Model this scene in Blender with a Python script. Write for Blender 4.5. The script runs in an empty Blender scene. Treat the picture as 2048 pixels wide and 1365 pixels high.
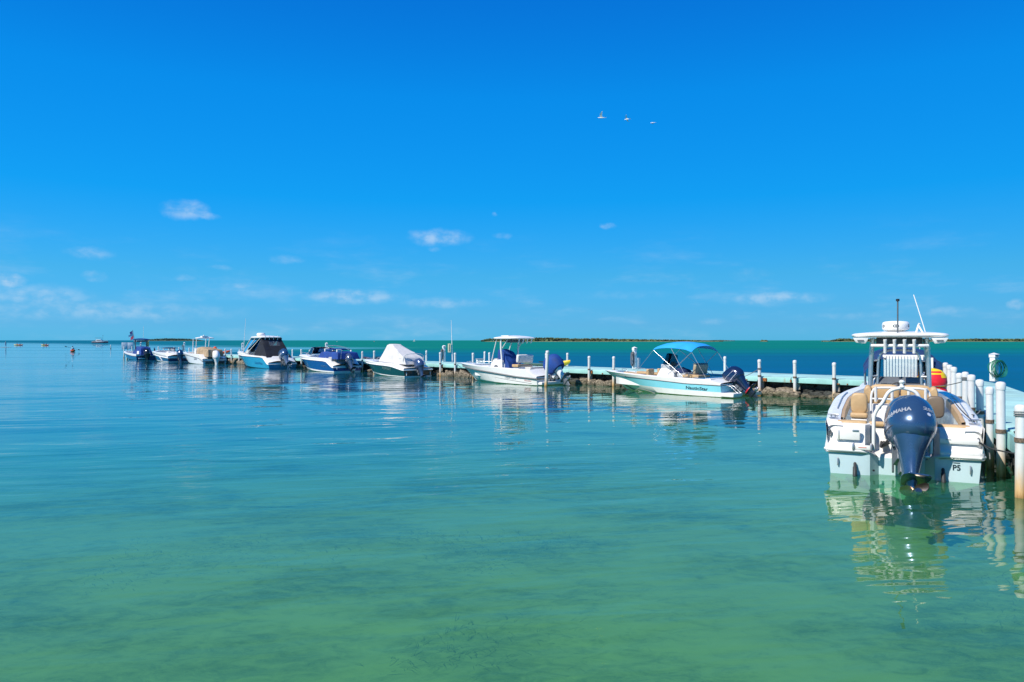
import bpy, bmesh, math, random
from mathutils import Vector, Matrix, noise
R = math.radians
random.seed(7)
SC = bpy.context.scene
COL = SC.collection
# ------------------------------------------------------------------ camera
FPX, HZ, CAMH = 1480.0, 681.0, 2.4          # focal length in photo pixels, horizon row, eye height over the water
cam_d = bpy.data.cameras.new('camera'); cam = bpy.data.objects.new('camera', cam_d); COL.objects.link(cam)
cam.location = (0, 0, CAMH); cam.rotation_euler = (R(90), 0, 0)
cam_d.sensor_width = 36.0; cam_d.lens = 36.0*FPX/2048; cam_d.shift_y = -(682.5-HZ)/2048
cam_d.clip_start = 0.05; cam_d.clip_end = 30000
SC.camera = cam
# ------------------------------------------------------------------ sun and sky
SUN_AZ, SUN_EL = R(238), R(44)              # clockwise from +Y (view direction): behind and left of the camera
sun_vec = Vector((math.sin(SUN_AZ)*math.cos(SUN_EL), math.cos(SUN_AZ)*math.cos(SUN_EL), math.sin(SUN_EL)))
sd = bpy.data.lights.new('sun', 'SUN'); sd.energy = 5.0; sd.angle = R(0.5); sd.color = (1, .93, .83)
sun = bpy.data.objects.new('sun', sd); COL.objects.link(sun); sun.location = sun_vec*50
sun.rotation_euler = (-sun_vec).to_track_quat('-Z', 'Y').to_euler()
SC.view_settings.view_transform = 'Standard'; SC.view_settings.look = 'None'
SC.view_settings.exposure = 0.3; SC.view_settings.gamma = 1.0; SC.view_settings.use_curve_mapping = False
SC.render.engine = 'CYCLES'
SC.cycles.use_denoising = True; SC.cycles.max_bounces = 8; SC.cycles.transparent_max_bounces = 16
SC.cycles.caustics_reflective = False; SC.cycles.caustics_refractive = False; SC.cycles.sample_clamp_indirect = 6

class NT:
    """small helper to write node trees"""
    def __init__(s, tree): s.t = tree; s.n = tree.nodes; s.l = tree.links
    def node(s, kind, ins=None, **kw):
        n = s.n.new(kind)
        for k, v in kw.items(): setattr(n, k, v)
        for k, v in (ins or {}).items(): s.put(n.inputs[k], v)
        return n
    def put(s, sock, v):
        if isinstance(v, bpy.types.NodeSocket): s.l.new(v, sock)
        else: sock.default_value = v
    def m(s, op, a, b=0.0, c=0.0, clamp=False):
        return s.node('ShaderNodeMath', {0: a, 1: b, 2: c}, operation=op, use_clamp=clamp).outputs[0]
    def v(s, op, a, b=(0, 0, 0), out=0): return s.node('ShaderNodeVectorMath', {0: a, 1: b}, operation=op).outputs[out]
    def ss(s, x, a, b):                        # smoothstep from a to b
        n = s.node('ShaderNodeMapRange', {0: x, 1: a, 2: b, 3: 0.0, 4: 1.0}, interpolation_type='SMOOTHSTEP'); return n.outputs[0]
    def mix(s, f, a, b, blend='MIX'):
        n = s.node('ShaderNodeMix', data_type='RGBA', blend_type=blend)
        s.put(n.inputs[0], f); s.put(n.inputs[6], a); s.put(n.inputs[7], b); return n.outputs[2]
    def noise(s, vec, scale, detail=2.0, rough=.5, out=0, dist=0.0):
        return s.node('ShaderNodeTexNoise', {'Vector': vec, 'Scale': scale, 'Detail': detail, 'Roughness': rough, 'Distortion': dist}).outputs[out]
    def xyz(s, vec): return s.node('ShaderNodeSeparateXYZ', {0: vec}).outputs
    def comb(s, x, y, z): return s.node('ShaderNodeCombineXYZ', {0: x, 1: y, 2: z}).outputs[0]

def build_world():
    w = bpy.data.worlds.new('World'); SC.world = w; w.use_nodes = True
    w.cycles.sampling_method = 'MANUAL'; w.cycles.sample_map_resolution = 256
    t = NT(w.node_tree); t.n.clear()
    sky = t.node('ShaderNodeTexSky', sky_type='NISHITA', sun_disc=False, sun_elevation=SUN_EL, sun_rotation=SUN_AZ,
                 altitude=0, air_density=1.0, dust_density=0.25, ozone_density=3.0)
    d = t.node('ShaderNodeTexCoord').outputs['Generated']
    dx, dy, dz = t.xyz(d)
    az = t.m('ARCTAN2', dx, dy); el = t.m('ARCSINE', dz)
    p = t.comb(az, el, 0.0)
    flat_az = t.m('MULTIPLY', az, -.08); ce = t.m('COSINE', el)                # nearly the same sky all round: the photograph's is even from side to side
    t.l.new(t.comb(t.m('MULTIPLY', t.m('SINE', flat_az), ce), t.m('MULTIPLY', t.m('COSINE', flat_az), ce), dz), sky.inputs[0])
    # the photograph is strongly saturated: one colour grade over the sky, by height above the horizon
    ramp = t.node('ShaderNodeValToRGB', {0: t.m('MULTIPLY', el, 1/.45)})
    stops = [(0.0, (.16, .80, 1.75)), (.045, (.18, .70, 1.50)), (.09, (.17, .70, 1.38)), (.19, (.15, .777, 1.30)), (.41, (.03, .92, 1.60)), (.70, (.02, 1.06, 1.94)), (.95, (.02, .93, 2.0))]
    e = ramp.color_ramp.elements
    while len(e) < len(stops): e.new(.5)
    for k, (pos, c) in enumerate(stops): e[k].position = pos; e[k].color = (c[0]/2, c[1]/2, c[2]/2, 1)
    grade = t.mix(1.0, t.mix(1.0, sky.outputs[0], ramp.outputs[0], 'MULTIPLY'), (2, 2, 2, 1), 'MULTIPLY')
    # small fair-weather clouds
    clouds = [(372,421,52,22,.55),(405,432,40,9,.4),(880,477,66,19,.55),(845,470,30,12,.3),(180,507,55,14,.3),(18,562,38,20,.7),(190,553,28,12,.35),
      (75,592,140,24,.4),(370,555,28,9,.18),(475,573,42,8,.35),(440,537,30,6,.16),(575,520,36,10,.2),(705,594,115,17,.5),(885,606,95,13,.32),
      (1545,597,120,14,.42),(1500,550,42,15,.13),(1215,453,18,7,.35),(1005,472,18,8,.2),(990,430,8,5,.25),(870,500,15,5,.22),
      (1895,624,80,13,.24),(2035,608,22,12,.4),(1425,643,30,8,.18),(1700,632,90,9,.15),(200,622,340,24,.32),(330,592,60,12,.14),(1250,590,120,10,.08),(-150,560,140,26,.5),(2250,600,160,16,.4)]
    wob = t.v('SUBTRACT', t.noise(p, 40.0, 4.0, .65, out=1), (.5, .5, .5))
    pw = t.v('ADD', p, t.v('MULTIPLY', wob, (.022, .010, 0)))
    acc = None
    for (cx, cy, hw, hh, k) in clouds:
        a = math.atan((cx-1024)/FPX); e = math.atan((HZ-cy)/FPX*math.cos(a)); sa = hw/FPX*math.cos(a)**2; se = hh/FPX*math.cos(a)
        q = t.v('MULTIPLY', t.v('SUBTRACT', pw, (a, e, 0)), (1/sa, 1/se, 0))
        ln = t.v('LENGTH', q, out=1)
        v = t.node('ShaderNodeMapRange', {0: ln, 1: 1.15, 2: .15, 3: 0.0, 4: k}, interpolation_type='SMOOTHSTEP').outputs[0]
        acc = v if acc is None else t.m('MAXIMUM', acc, v)
    fine = t.noise(t.v('MULTIPLY', p, (1, 1.6, 1)), 48.0, 5.0, .55)
    fac = t.m('MULTIPLY', acc, t.ss(fine, .14, .64))
    veil_n = t.noise(t.v('MULTIPLY', p, (1, 4.0, 1)), 7.0, 5.0, .6)
    veil = t.m('MULTIPLY', t.m('MULTIPLY', t.ss(veil_n, .48, .78), t.ss(el, .16, .05)), .28)
    fac = t.m('MAXIMUM', fac, veil)
    cl = t.mix(t.ss(fine, .35, .75), (3.6, 6.0, 8.6, 1), (6.8, 8.0, 9.2, 1))
    col = t.mix(fac, grade, cl)
    bg = t.node('ShaderNodeBackground', {'Color': col, 'Strength': .0813})
    out = t.node('ShaderNodeOutputWorld'); t.l.new(bg.outputs[0], out.inputs[0])
build_world()

# ------------------------------------------------------------------ materials
MATS = {}
def mat(name, col, rough=.5, metal=0.0, var=.08, vscale=6.0, bump=0.0, bscale=40.0, coat=0.0, spec=.5, alpha=1.0, sheen=0.0, world=False):
    if name in MATS: return MATS[name]
    m = bpy.data.materials.new(name); m.use_nodes = True; t = NT(m.node_tree)
    b = t.n['Principled BSDF']
    co = t.node('ShaderNodeTexCoord').outputs['Object'] if not world else t.node('ShaderNodeNewGeometry').outputs['Position']
    n = t.noise(co, vscale, 5.0, .6)
    lo = tuple(c*(1-var*1.6) for c in col)+(1,); hi = tuple(min(1, c*(1+var*.7)) for c in col)+(1,)
    t.put(b.inputs['Base Color'], t.mix(t.ss(n, .25, .75), lo, hi))
    t.put(b.inputs['Roughness'], t.m('MULTIPLY_ADD', n, .16, rough-.08, clamp=True))
    b.inputs['Metallic'].default_value = metal; b.inputs['Coat Weight'].default_value = coat; b.inputs['Coat Roughness'].default_value = .08
    b.inputs['Specular IOR Level'].default_value = spec; b.inputs['Sheen Weight'].default_value = sheen
    if bump:
        bn = t.node('ShaderNodeBump', {'Height': t.noise(co, bscale, 4.0, .6), 'Strength': 1.0, 'Distance': bump})
        t.l.new(bn.outputs[0], b.inputs['Normal'])
    MATS[name] = m; return m
def glass(name, col=(.8, .9, .92), refl=.12, milk=0.0):
    if name in MATS: return MATS[name]
    m = bpy.data.materials.new(name); m.use_nodes = True; t = NT(m.node_tree); t.n.clear()
    tr = t.node('ShaderNodeBsdfTransparent', {'Color': col+(1,)}).outputs[0]
    gl = t.node('ShaderNodeBsdfGlossy', {'Color': (1, 1, 1, 1), 'Roughness': .04}).outputs[0]
    df = t.node('ShaderNodeBsdfDiffuse', {'Color': (.75, .78, .78, 1)}).outputs[0]
    a = t.node('ShaderNodeMixShader', {0: milk, 1: tr, 2: df}).outputs[0]
    fr = t.node('ShaderNodeFresnel', {'IOR': 1.45}).outputs[0]
    o = t.node('ShaderNodeMixShader', {0: t.m('MULTIPLY', fr, 1.0, clamp=True), 1: a, 2: gl}).outputs[0]
    t.l.new(o, t.node('ShaderNodeOutputMaterial').inputs[0]); MATS[name] = m; return m

WHITE = mat('white_gelcoat', (.78, .78, .755), .28, var=.03, vscale=2.5)
OFFWHITE = mat('offwhite_gelcoat', (.70, .70, .66), .4, var=.06)
GREYWHITE = mat('grey_gelcoat', (.42, .45, .47), .4, var=.06)
TAN = mat('tan_vinyl', (.50, .34, .17), .5, var=.08, bump=.0015)
ALU = mat('brushed_aluminium', (.60, .62, .62), .32, metal=.85, var=.05)
PIPE = mat('white_powdercoat_pipe', (.73, .74, .73), .3, var=.03)
CHROME = mat('stainless_steel', (.46, .47, .48), .30, metal=.8, var=.03)
BLACK = mat('black_plastic', (.015, .016, .018), .4)
RUBBER = mat('dark_rubber', (.03, .033, .035), .6)
GREYRAIL = mat('grey_rub_rail', (.16, .17, .17), .5)
DKGREY = mat('dark_grey_panel', (.09, .105, .12), .4)
MOTORBLUE = mat('motor_blue_grey_metallic', (.030, .078, .165), .26, metal=.35, coat=.7, var=.04)
MOTORDARK = mat('motor_dark_grey', (.018, .026, .045), .28, metal=.3, coat=.5, var=.05)
MOTORWHITE = mat('motor_white', (.76, .77, .77), .25, coat=.5, var=.03)
GREYPART = mat('motor_grey_casting', (.16, .18, .21), .4, metal=.4)
INK = mat('dark_ink', (.012, .03, .045), .5)
SILVER = mat('silver_decal', (.68, .71, .76), .3, metal=.2)
PVC = None
ROPE = mat('grey_rope', (.20, .20, .19), .9, var=.3, vscale=60)
DARKROPE = mat('dark_rope', (.03, .035, .04), .9, var=.3, vscale=60)
GLASS = glass('clear_acrylic', (.82, .90, .92))
DKGLASS = glass('tinted_acrylic', (.35, .48, .52))
VINYLWIN = glass('clear_vinyl', (.70, .80, .82), milk=.10)

# ------------------------------------------------------------------ mesh building
def sstep(a, b, x):
    t = max(0.0, min(1.0, (x-a)/(b-a))); return t*t*(3-2*t)
def lerp(a, b, t): return a+(b-a)*t
def interp(pts, x):
    if x <= pts[0][0]: return pts[0][1]
    for (x0, y0), (x1, y1) in zip(pts, pts[1:]):
        if x <= x1: return lerp(y0, y1, (x-x0)/(x1-x0))
    return pts[-1][1]
class MB:
    def __init__(s): s.v = []; s.f = []
    def add(s, vs, fs, M=None):
        o = len(s.v)
        s.v += [tuple(M @ Vector(p)) if M else tuple(p) for p in vs]
        s.f += [tuple(i+o for i in f) for f in fs]; return s
    def box(s, c, size, M=None, taper=1.0):
        x, y, z = (q/2 for q in size); k = taper
        vs = [(-x,-y,-z),(x,-y,-z),(x,y,-z),(-x,y,-z),(-x*k,-y*k,z),(x*k,-y*k,z),(x*k,y*k,z),(-x*k,y*k,z)]
        T = Matrix.Translation(c) @ (M if M else Matrix.Identity(4))
        return s.add(vs, [(0,3,2,1),(4,5,6,7),(0,1,5,4),(1,2,6,5),(2,3,7,6),(3,0,4,7)], T)
    def loft(s, rings, closed=True, cap0=True, cap1=True):
        n = len(rings[0]); o = len(s.v)
        for r in rings: s.v += [tuple(p) for p in r]
        for i in range(len(rings)-1):
            for j in range(n if closed else n-1):
                a = o+i*n+j; b = o+i*n+(j+1) % n
                s.f.append((a, b, b+n, a+n))
        if closed and cap0: s.f.append(tuple(o+j for j in reversed(range(n))))
        if closed and cap1: s.f.append(tuple(o+(len(rings)-1)*n+j for j in range(n)))
        return s
    def tube(s, pts, r, n=8, closed=False, caps=True):
        P = [Vector(p) for p in pts]; rings = []; prev = None
        for i, p in enumerate(P):
            if closed: d = P[(i+1) % len(P)]-P[i-1]
            else: d = P[min(i+1, len(P)-1)]-P[max(i-1, 0)]
            d.normalize()
            if prev is None:
                a = Vector((0, 0, 1)) if abs(d.z) < .9 else Vector((1, 0, 0))
                u = d.cross(a).normalized()
            else:
                u = (prev - d*prev.dot(d)).normalized()
            prev = u; w = d.cross(u)
            rr = r(i/(len(P)-1)) if callable(r) else r
            rings.append([p+(u*math.cos(2*math.pi*k/n)+w*math.sin(2*math.pi*k/n))*rr for k in range(n)])
        if closed: rings.append(rings[0])
        return s.loft(rings, cap0=caps and not closed, cap1=caps and not closed)
    def lathe(s, prof, n=16, M=None):
        rings = [[(r*math.cos(2*math.pi*k/n), r*math.sin(2*math.pi*k/n), z) for k in range(n)] for r, z in prof]
        if M: rings = [[M @ Vector(p) for p in r] for r in rings]
        return s.loft(rings)
    def sheet(s, rows, th=0.0):
        """a grid of points; th > 0 gives it thickness along its normals"""
        m, n = len(rows), len(rows[0]); G = [[Vector(p) for p in r] for r in rows]
        o = len(s.v)
        for r in G: s.v += [tuple(p) for p in r]
        q = [(o+i*n+j, o+i*n+j+1, o+(i+1)*n+j+1, o+(i+1)*n+j) for i in range(m-1) for j in range(n-1)]
        s.f += q
        if th:
            o2 = len(s.v)
            for i in range(m):
                for j in range(n):
                    a = G[min(i+1, m-1)][j]-G[max(i-1, 0)][j]; b = G[i][min(j+1, n-1)]-G[i][max(j-1, 0)]
                    nn = a.cross(b); nn = nn.normalized() if nn.length > 1e-9 else Vector((0, 0, 1))
                    s.v.append(tuple(G[i][j]+nn*th))
            s.f += [tuple(k-o+o2 for k in reversed(f)) for f in q]
            rim = [(i, 0) for i in range(m)]+[(m-1, j) for j in range(1, n)]+[(i, n-1) for i in range(m-2, -1, -1)]+[(0, j) for j in range(n-2, 0, -1)]
            for k in range(len(rim)):
                (a, b), (c, d) = rim[k], rim[(k+1) % len(rim)]
                s.f.append((o+a*n+b, o2+a*n+b, o2+c*n+d, o+c*n+d))
        return s
    def build(s, name, material, parent=None, bev=0.0, sharp=38, sub=0, seg=2, flat=False, kind=None):
        me = bpy.data.meshes.new(name); me.from_pydata(s.v, [], s.f); me.update()
        bm = bmesh.new(); bm.from_mesh(me)
        bmesh.ops.remove_doubles(bm, verts=bm.verts, dist=1e-5)
        bmesh.ops.recalc_face_normals(bm, faces=bm.faces)
        if bev:
            es = [e for e in bm.edges if len(e.link_faces) == 2 and e.calc_face_angle(0) > R(32)]
            bmesh.ops.bevel(bm, geom=es, offset=bev, segments=seg, profile=.6, affect='EDGES', clamp_overlap=True)
        if sub: bmesh.ops.subdivide_edges(bm, edges=bm.edges, cuts=sub, use_grid_fill=True, smooth=0)
        bm.to_mesh(me); bm.free()
        if not flat:
            me.shade_smooth(); me.set_sharp_from_angle(angle=R(sharp))
        me.materials.append(material)
        o = bpy.data.objects.new(name, me); COL.objects.link(o)
        if parent is not None: o.parent = parent
        if kind: o['kind'] = kind
        return o
def tag(o, label, cat, group=None):
    o['label'] = label; o['category'] = cat
    if group: o['group'] = group
    return o
def empty(name, loc, rz=0.0):
    o = bpy.data.objects.new(name, None); COL.objects.link(o); o.location = loc; o.rotation_euler = (0, 0, rz)
    o.empty_display_size = .2; return o
def arc(c, r, a0, a1, n, ax=0):
    return [(c[0]+r*math.cos(lerp(a0, a1, i/n)), c[1]+r*math.sin(lerp(a0, a1, i/n))) for i in range(n+1)]
def curve_pts(ctrl, n=6):
    """Catmull-Rom through control points"""
    P = [Vector(p) for p in ctrl]; out = []
    for i in range(len(P)-1):
        a, b, c, d = P[max(i-1, 0)], P[i], P[i+1], P[min(i+2, len(P)-1)]
        for k in range(n):
            t = k/n
            out.append(.5*((2*b)+(-a+c)*t+(2*a-5*b+4*c-d)*t*t+(-a+3*b-3*c+d)*t**3))
    out.append(P[-1]); return out
def text(name, s, size, material, parent, M, squash=1.0, shear=0.0, bold=0.0):
    cu = bpy.data.curves.new('lettering', 'FONT'); cu.body = s; cu.size = size; cu.extrude = .0015; cu.align_x = 'CENTER'; cu.align_y = 'CENTER'
    cu.shear = shear; cu.offset = bold; cu.resolution_u = 3
    o = bpy.data.objects.new('lettering', cu); COL.objects.link(o)
    dg = bpy.context.evaluated_depsgraph_get(); me = bpy.data.meshes.new_from_object(o.evaluated_get(dg))
    bpy.data.objects.remove(o); bpy.data.curves.remove(cu)
    me.transform(M @ Matrix.Diagonal((squash, 1, 1, 1))); me.materials.clear(); me.materials.append(material); me.name = name
    o = bpy.data.objects.new(name, me); COL.objects.link(o); o.parent = parent; return o
def facing(pos, normal, up=(0, 0, 1), roll=0.0):
    """a matrix that lays the XY plane of lettering on a surface with this outward normal"""
    z = Vector(normal).normalized(); u = Vector(up); y = (u-z*u.dot(z)).normalized(); x = y.cross(z)
    M = Matrix((x, y, z)).transposed().to_4x4(); M.translation = Vector(pos)
    return M @ Matrix.Rotation(roll, 4, 'Z')

# ------------------------------------------------------------------ the harbour's own frames
FO = Vector((10.84, 32.4)); FD = Vector((-.677, .736)).normalized(); FN = Vector((.736, .677)).normalized()   # long arm of the dock: origin, along (left, away), seaward
NO = Vector((8.63, 13.06)); ND = Vector((.442, .897)).normalized(); NW = Vector((.897, -.442)).normalized()   # short arm on the right
def fpt(u, v, z=0.0): p = FO+FD*u+FN*v; return Vector((p.x, p.y, z))
def npt(t, w, z=0.0): p = NO+ND*t+NW*w; return Vector((p.x, p.y, z))
def f_u(px, v):                                # where the line of sight through a picture column crosses the long arm
    k = (px-1024)/FPX; p = FO+FN*v; return (k*p.y-p.x)/(FD.x-k*FD.y)
def n_t(px, w):
    k = (px-1024)/FPX; p = NO+NW*w; return (k*p.y-p.x)/(ND.x-k*ND.y)
def at_z(px, py, z):
    t = FPX*(CAMH-z)/(py-HZ); return Vector(((px-1024)/FPX*t, t, z))
def at_y(px, py, y): return Vector(((px-1024)/FPX*y, y, CAMH-(py-HZ)/FPX*y))
# ------------------------------------------------------------------ seabed and water
def structure(o): o['kind'] = 'structure'; return o
def seabed():
    rows = []
    ys = [-30, 0, 3, 6, 10, 15, 22, 32, 45, 70, 120, 300, 1500, 14000]
    for y in ys:
        r = []
        for i in range(41):
            k = -1+2*i/40; x = k*(26+1.0*max(y, 0))
            z = -.95-.55*sstep(10, 40, y)-.35*sstep(-2, -16, x)*sstep(60, 5, y)-.8*sstep(60, 200, y)+.10*noise.noise((x*.22, y*.22, 3))
            r.append((x, y, z))
        rows.append(r)
    m = bpy.data.materials.new('sand_and_seagrass_bed'); m.use_nodes = True; t = NT(m.node_tree); b = t.n['Principled BSDF']
    p = t.node('ShaderNodeNewGeometry').outputs['Position']
    big = t.noise(t.v('MULTIPLY', p, (.8, 1.2, 0)), .33, 5.0, .62, dist=.4)
    fine = t.noise(t.v('MULTIPLY', p, (1, 1.8, 0)), 2.6, 6.0, .72, dist=.8)
    blades = t.noise(t.v('MULTIPLY', p, (1, 2.4, 0)), 11.0, 3.0, .7, dist=1.5)
    g = t.m('ADD', t.m('MULTIPLY', big, .62), t.m('MULTIPLY', fine, .43))
    grass = t.ss(g, .44, .70)
    grass = t.m('MULTIPLY', grass, t.ss(blades, .05, .55))
    sand = t.mix(fine, (.58, .50, .25, 1), (.72, .64, .36, 1))
    c = t.mix(t.m('MULTIPLY', grass, .86), sand, (.10, .13, .065, 1))
    t.put(b.inputs['Base Color'], c); b.inputs['Roughness'].default_value = .95; b.inputs['Specular IOR Level'].default_value = 0
    return structure(MB().sheet(rows).build('seabed', m))
seabed()

def water():
    m = bpy.data.materials.new('sea_water'); m.use_nodes = True; t = NT(m.node_tree); t.n.clear()
    p = t.node('ShaderNodeNewGeometry').outputs['Position']; x, y, z = t.xyz(p)
    # distance seaward of the long arm, with a ragged edge: calm inside, wind ripples outside
    v = t.m('ADD', t.m('MULTIPLY', t.m('SUBTRACT', x, FO.x), FN.x), t.m('MULTIPLY', t.m('SUBTRACT', y, FO.y), FN.y))
    edge = t.m('MULTIPLY', t.m('SUBTRACT', t.noise(t.v('MULTIPLY', p, (.35, 1, 0)), .05, 3.0), .5), 30.0)
    u = t.m('ADD', t.m('MULTIPLY', t.m('SUBTRACT', x, FO.x), FD.x), t.m('MULTIPLY', t.m('SUBTRACT', y, FO.y), FD.y))
    lee = t.m('MULTIPLY', t.ss(u, 108.0, 200.0), t.m('MULTIPLY_ADD', t.noise(t.v('MULTIPLY', p, (.12, 1, 0)), .03, 3.0), 150.0, -25.0))   # past the dock's end the calm reaches farther out
    outer = t.ss(t.m('SUBTRACT', t.m('ADD', v, t.m('MULTIPLY', edge, t.ss(v, 5.0, 25.0))), lee), 2.0, t.m('MULTIPLY_ADD', t.ss(u, 100.0, 180.0), 60.0, 9.0))
    lanes = t.m('MULTIPLY', t.ss(t.noise(t.v('MULTIPLY', p, (.05, 1, 0)), .09, 4.0, .6), .50, .70), t.ss(y, 35.0, 110.0))
    outer = t.m('MAXIMUM', outer, t.m('MULTIPLY', lanes, .7))
    # ripples
    rot = t.node('ShaderNodeVectorRotate', {'Vector': p, 'Axis': (0, 0, 1), 'Angle': R(-12)}, rotation_type='AXIS_ANGLE').outputs[0]
    a1 = t.noise(t.v('MULTIPLY', rot, (.55, 1.9, 0)), 1.0, 2.0, .45, dist=.3)
    a2 = t.noise(t.v('MULTIPLY', rot, (1.6, 3.6, 0)), 1.0, 2.0, .5, dist=.5)
    a3 = t.noise(t.v('MULTIPLY', rot, (.12, .5, 0)), 1.0, 2.0, .5)
    patch = t.ss(t.noise(t.v('MULTIPLY', rot, (.5, 1, 0)), .11, 3.0, .6), .36, .68)
    hcalm = t.m('ADD', t.m('MULTIPLY', a1, .023), t.m('ADD', t.m('MULTIPLY', a2, .0042), t.m('MULTIPLY', a3, .038)))
    hcalm = t.m('MULTIPLY', hcalm, t.m('MULTIPLY_ADD', patch, 1.0, .30))
    w1 = t.noise(t.v('MULTIPLY', rot, (.5, 1.1, 0)), 1.6, 5.0, .7)
    w2 = t.noise(t.v('MULTIPLY', rot, (.10, .34, 0)), 1.0, 4.0, .65)
    hw = t.m('ADD', t.m('MULTIPLY', w1, .10), t.m('MULTIPLY', w2, .45))
    bc = t.node('ShaderNodeBump', {'Height': hcalm, 'Strength': 1.0, 'Distance': 1.0}).outputs[0]
    bw = t.node('ShaderNodeBump', {'Height': hw, 'Strength': 1.0, 'Distance': 1.0}).outputs[0]
    # calm water: clear, tinted by its depth, a little milky
    deep = t.m('MULTIPLY', t.ss(y, 7.0, 26.0), t.ss(t.m('ADD', x, t.m('MULTIPLY', t.m('SUBTRACT', t.noise(p, .12, 3.0), .5), 14.0)), 9.0, -9.0))   # the basin deepens to the left
    tr = t.node('ShaderNodeBsdfTransparent', {'Color': t.mix(deep, (.50, .89, .565, 1), (.24, .72, .80, 1))}).outputs[0]
    body = t.node('ShaderNodeBsdfDiffuse', {'Color': t.mix(deep, (.035, .215, .12, 1), (.01, .165, .25, 1)), 'Normal': bc}).outputs[0]
    under = t.node('ShaderNodeMixShader', {0: .34, 1: tr, 2: body}).outputs[0]
    gl = t.node('ShaderNodeBsdfGlossy', {'Color': (1, 1, 1, 1), 'Roughness': .015, 'Normal': bc}).outputs[0]
    fr = t.node('ShaderNodeFresnel', {'IOR': 1.34, 'Normal': bc}).outputs[0]
    calm = t.node('ShaderNodeMixShader', {0: fr, 1: under, 2: gl}).outputs[0]
    # open water: the shallow bank far out is green, the channel behind the dock blue
    bank = t.ss(t.m('ADD', y, t.m('MULTIPLY', t.m('SUBTRACT', t.noise(t.v('MULTIPLY', p, (.25, 1, 0)), .02, 4.0), .5), 110.0)), 60.0, 240.0)
    west = t.ss(t.m('DIVIDE', x, t.m('ADD', y, 1.0)), -.18, -.55)
    oc = t.mix(bank, (.0, .105, .22, 1), t.mix(west, (.0, .185, .125, 1), (.0, .13, .20, 1)))
    streak = t.ss(t.noise(t.v('MULTIPLY', p, (.06, 1, 0)), .035, 4.0, .6), .35, .7)
    oc = t.mix(t.m('MULTIPLY', streak, .5), oc, (.0, .085, .13, 1))
    od = t.node('ShaderNodeBsdfDiffuse', {'Color': oc, 'Normal': bw}).outputs[0]
    og = t.node('ShaderNodeBsdfGlossy', {'Color': (1, 1, 1, 1), 'Roughness': .28, 'Normal': bw}).outputs[0]
    ow = t.node('ShaderNodeMixShader', {0: .07, 1: od, 2: og}).outputs[0]      # wind ripples keep the mean reflectance of open water low
    o = t.node('ShaderNodeMixShader', {0: outer, 1: calm, 2: ow}).outputs[0]
    t.l.new(o, t.node('ShaderNodeOutputMaterial').inputs[0])
    rows = [[(k*(40+1.2*max(yy, 0)), yy, 0.0) for k in (-1, -.5, 0, .5, 1)] for yy in (-40, 0, 20, 60, 200, 1000, 16000)]
    return structure(MB().sheet(rows).build('water', m))
water()

# ------------------------------------------------------------------ dock
ZT, ZB = .82, .595
AQUA = mat('aqua_painted_concrete', (.30, .60, .57), .75, var=.16, vscale=.9, bump=.004, bscale=9, world=True)
AQUATOP = mat('aqua_deck_paint', (.36, .62, .585), .8, var=.16, vscale=.7, bump=.004, bscale=7, world=True)
RUST = mat('rusted_steel', (.36, .12, .03), .9, var=.5, vscale=20, bump=.004)
CONC = mat('bare_concrete', (.42, .38, .31), .9, var=.2, vscale=8, bump=.006)
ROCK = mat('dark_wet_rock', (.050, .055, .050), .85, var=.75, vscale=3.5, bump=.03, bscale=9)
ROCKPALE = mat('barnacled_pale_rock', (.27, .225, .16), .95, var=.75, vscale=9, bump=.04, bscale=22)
def tide_line(m):
    # wet, weedy foot of the stones up to the high-water mark
    t = NT(m.node_tree); b = t.n['Principled BSDF']; src = b.inputs['Base Color'].links[0].from_socket
    p = t.node('ShaderNodeNewGeometry').outputs['Position']; z = t.m('ADD', t.xyz(p)[2], t.m('MULTIPLY', t.m('SUBTRACT', t.noise(p, 5.0, 4.0), .5), .16))
    t.put(b.inputs['Base Color'], t.mix(t.ss(z, .17, .05), src, t.mix(.6, src, (.035, .045, .02, 1))))
    t.put(b.inputs['Roughness'], t.m('MULTIPLY_ADD', t.ss(z, .17, .05), -.5, .95))
tide_line(ROCK); tide_line(ROCKPALE)
def stains(m, col, scale, lo, hi, amount, squash=(1, 1, 1)):
    t = NT(m.node_tree); b = t.n['Principled BSDF']; src = b.inputs['Base Color'].links[0].from_socket
    p = t.node('ShaderNodeNewGeometry').outputs['Position']; n = t.noise(t.v('MULTIPLY', p, squash), scale, 6.0, .7)
    t.put(b.inputs['Base Color'], t.mix(t.m('MULTIPLY', t.ss(n, lo, hi), amount), src, col+(1,)))
stains(AQUA, (.30, .17, .06), 1.6, .58, .76, .7, (1, 1, .35)); stains(AQUA, (.16, .22, .19), .5, .55, .75, .5)
stains(AQUATOP, (.22, .30, .27), .55, .52, .74, .55); stains(AQUATOP, (.62, .62, .56), 5.0, .66, .74, .6)

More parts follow.
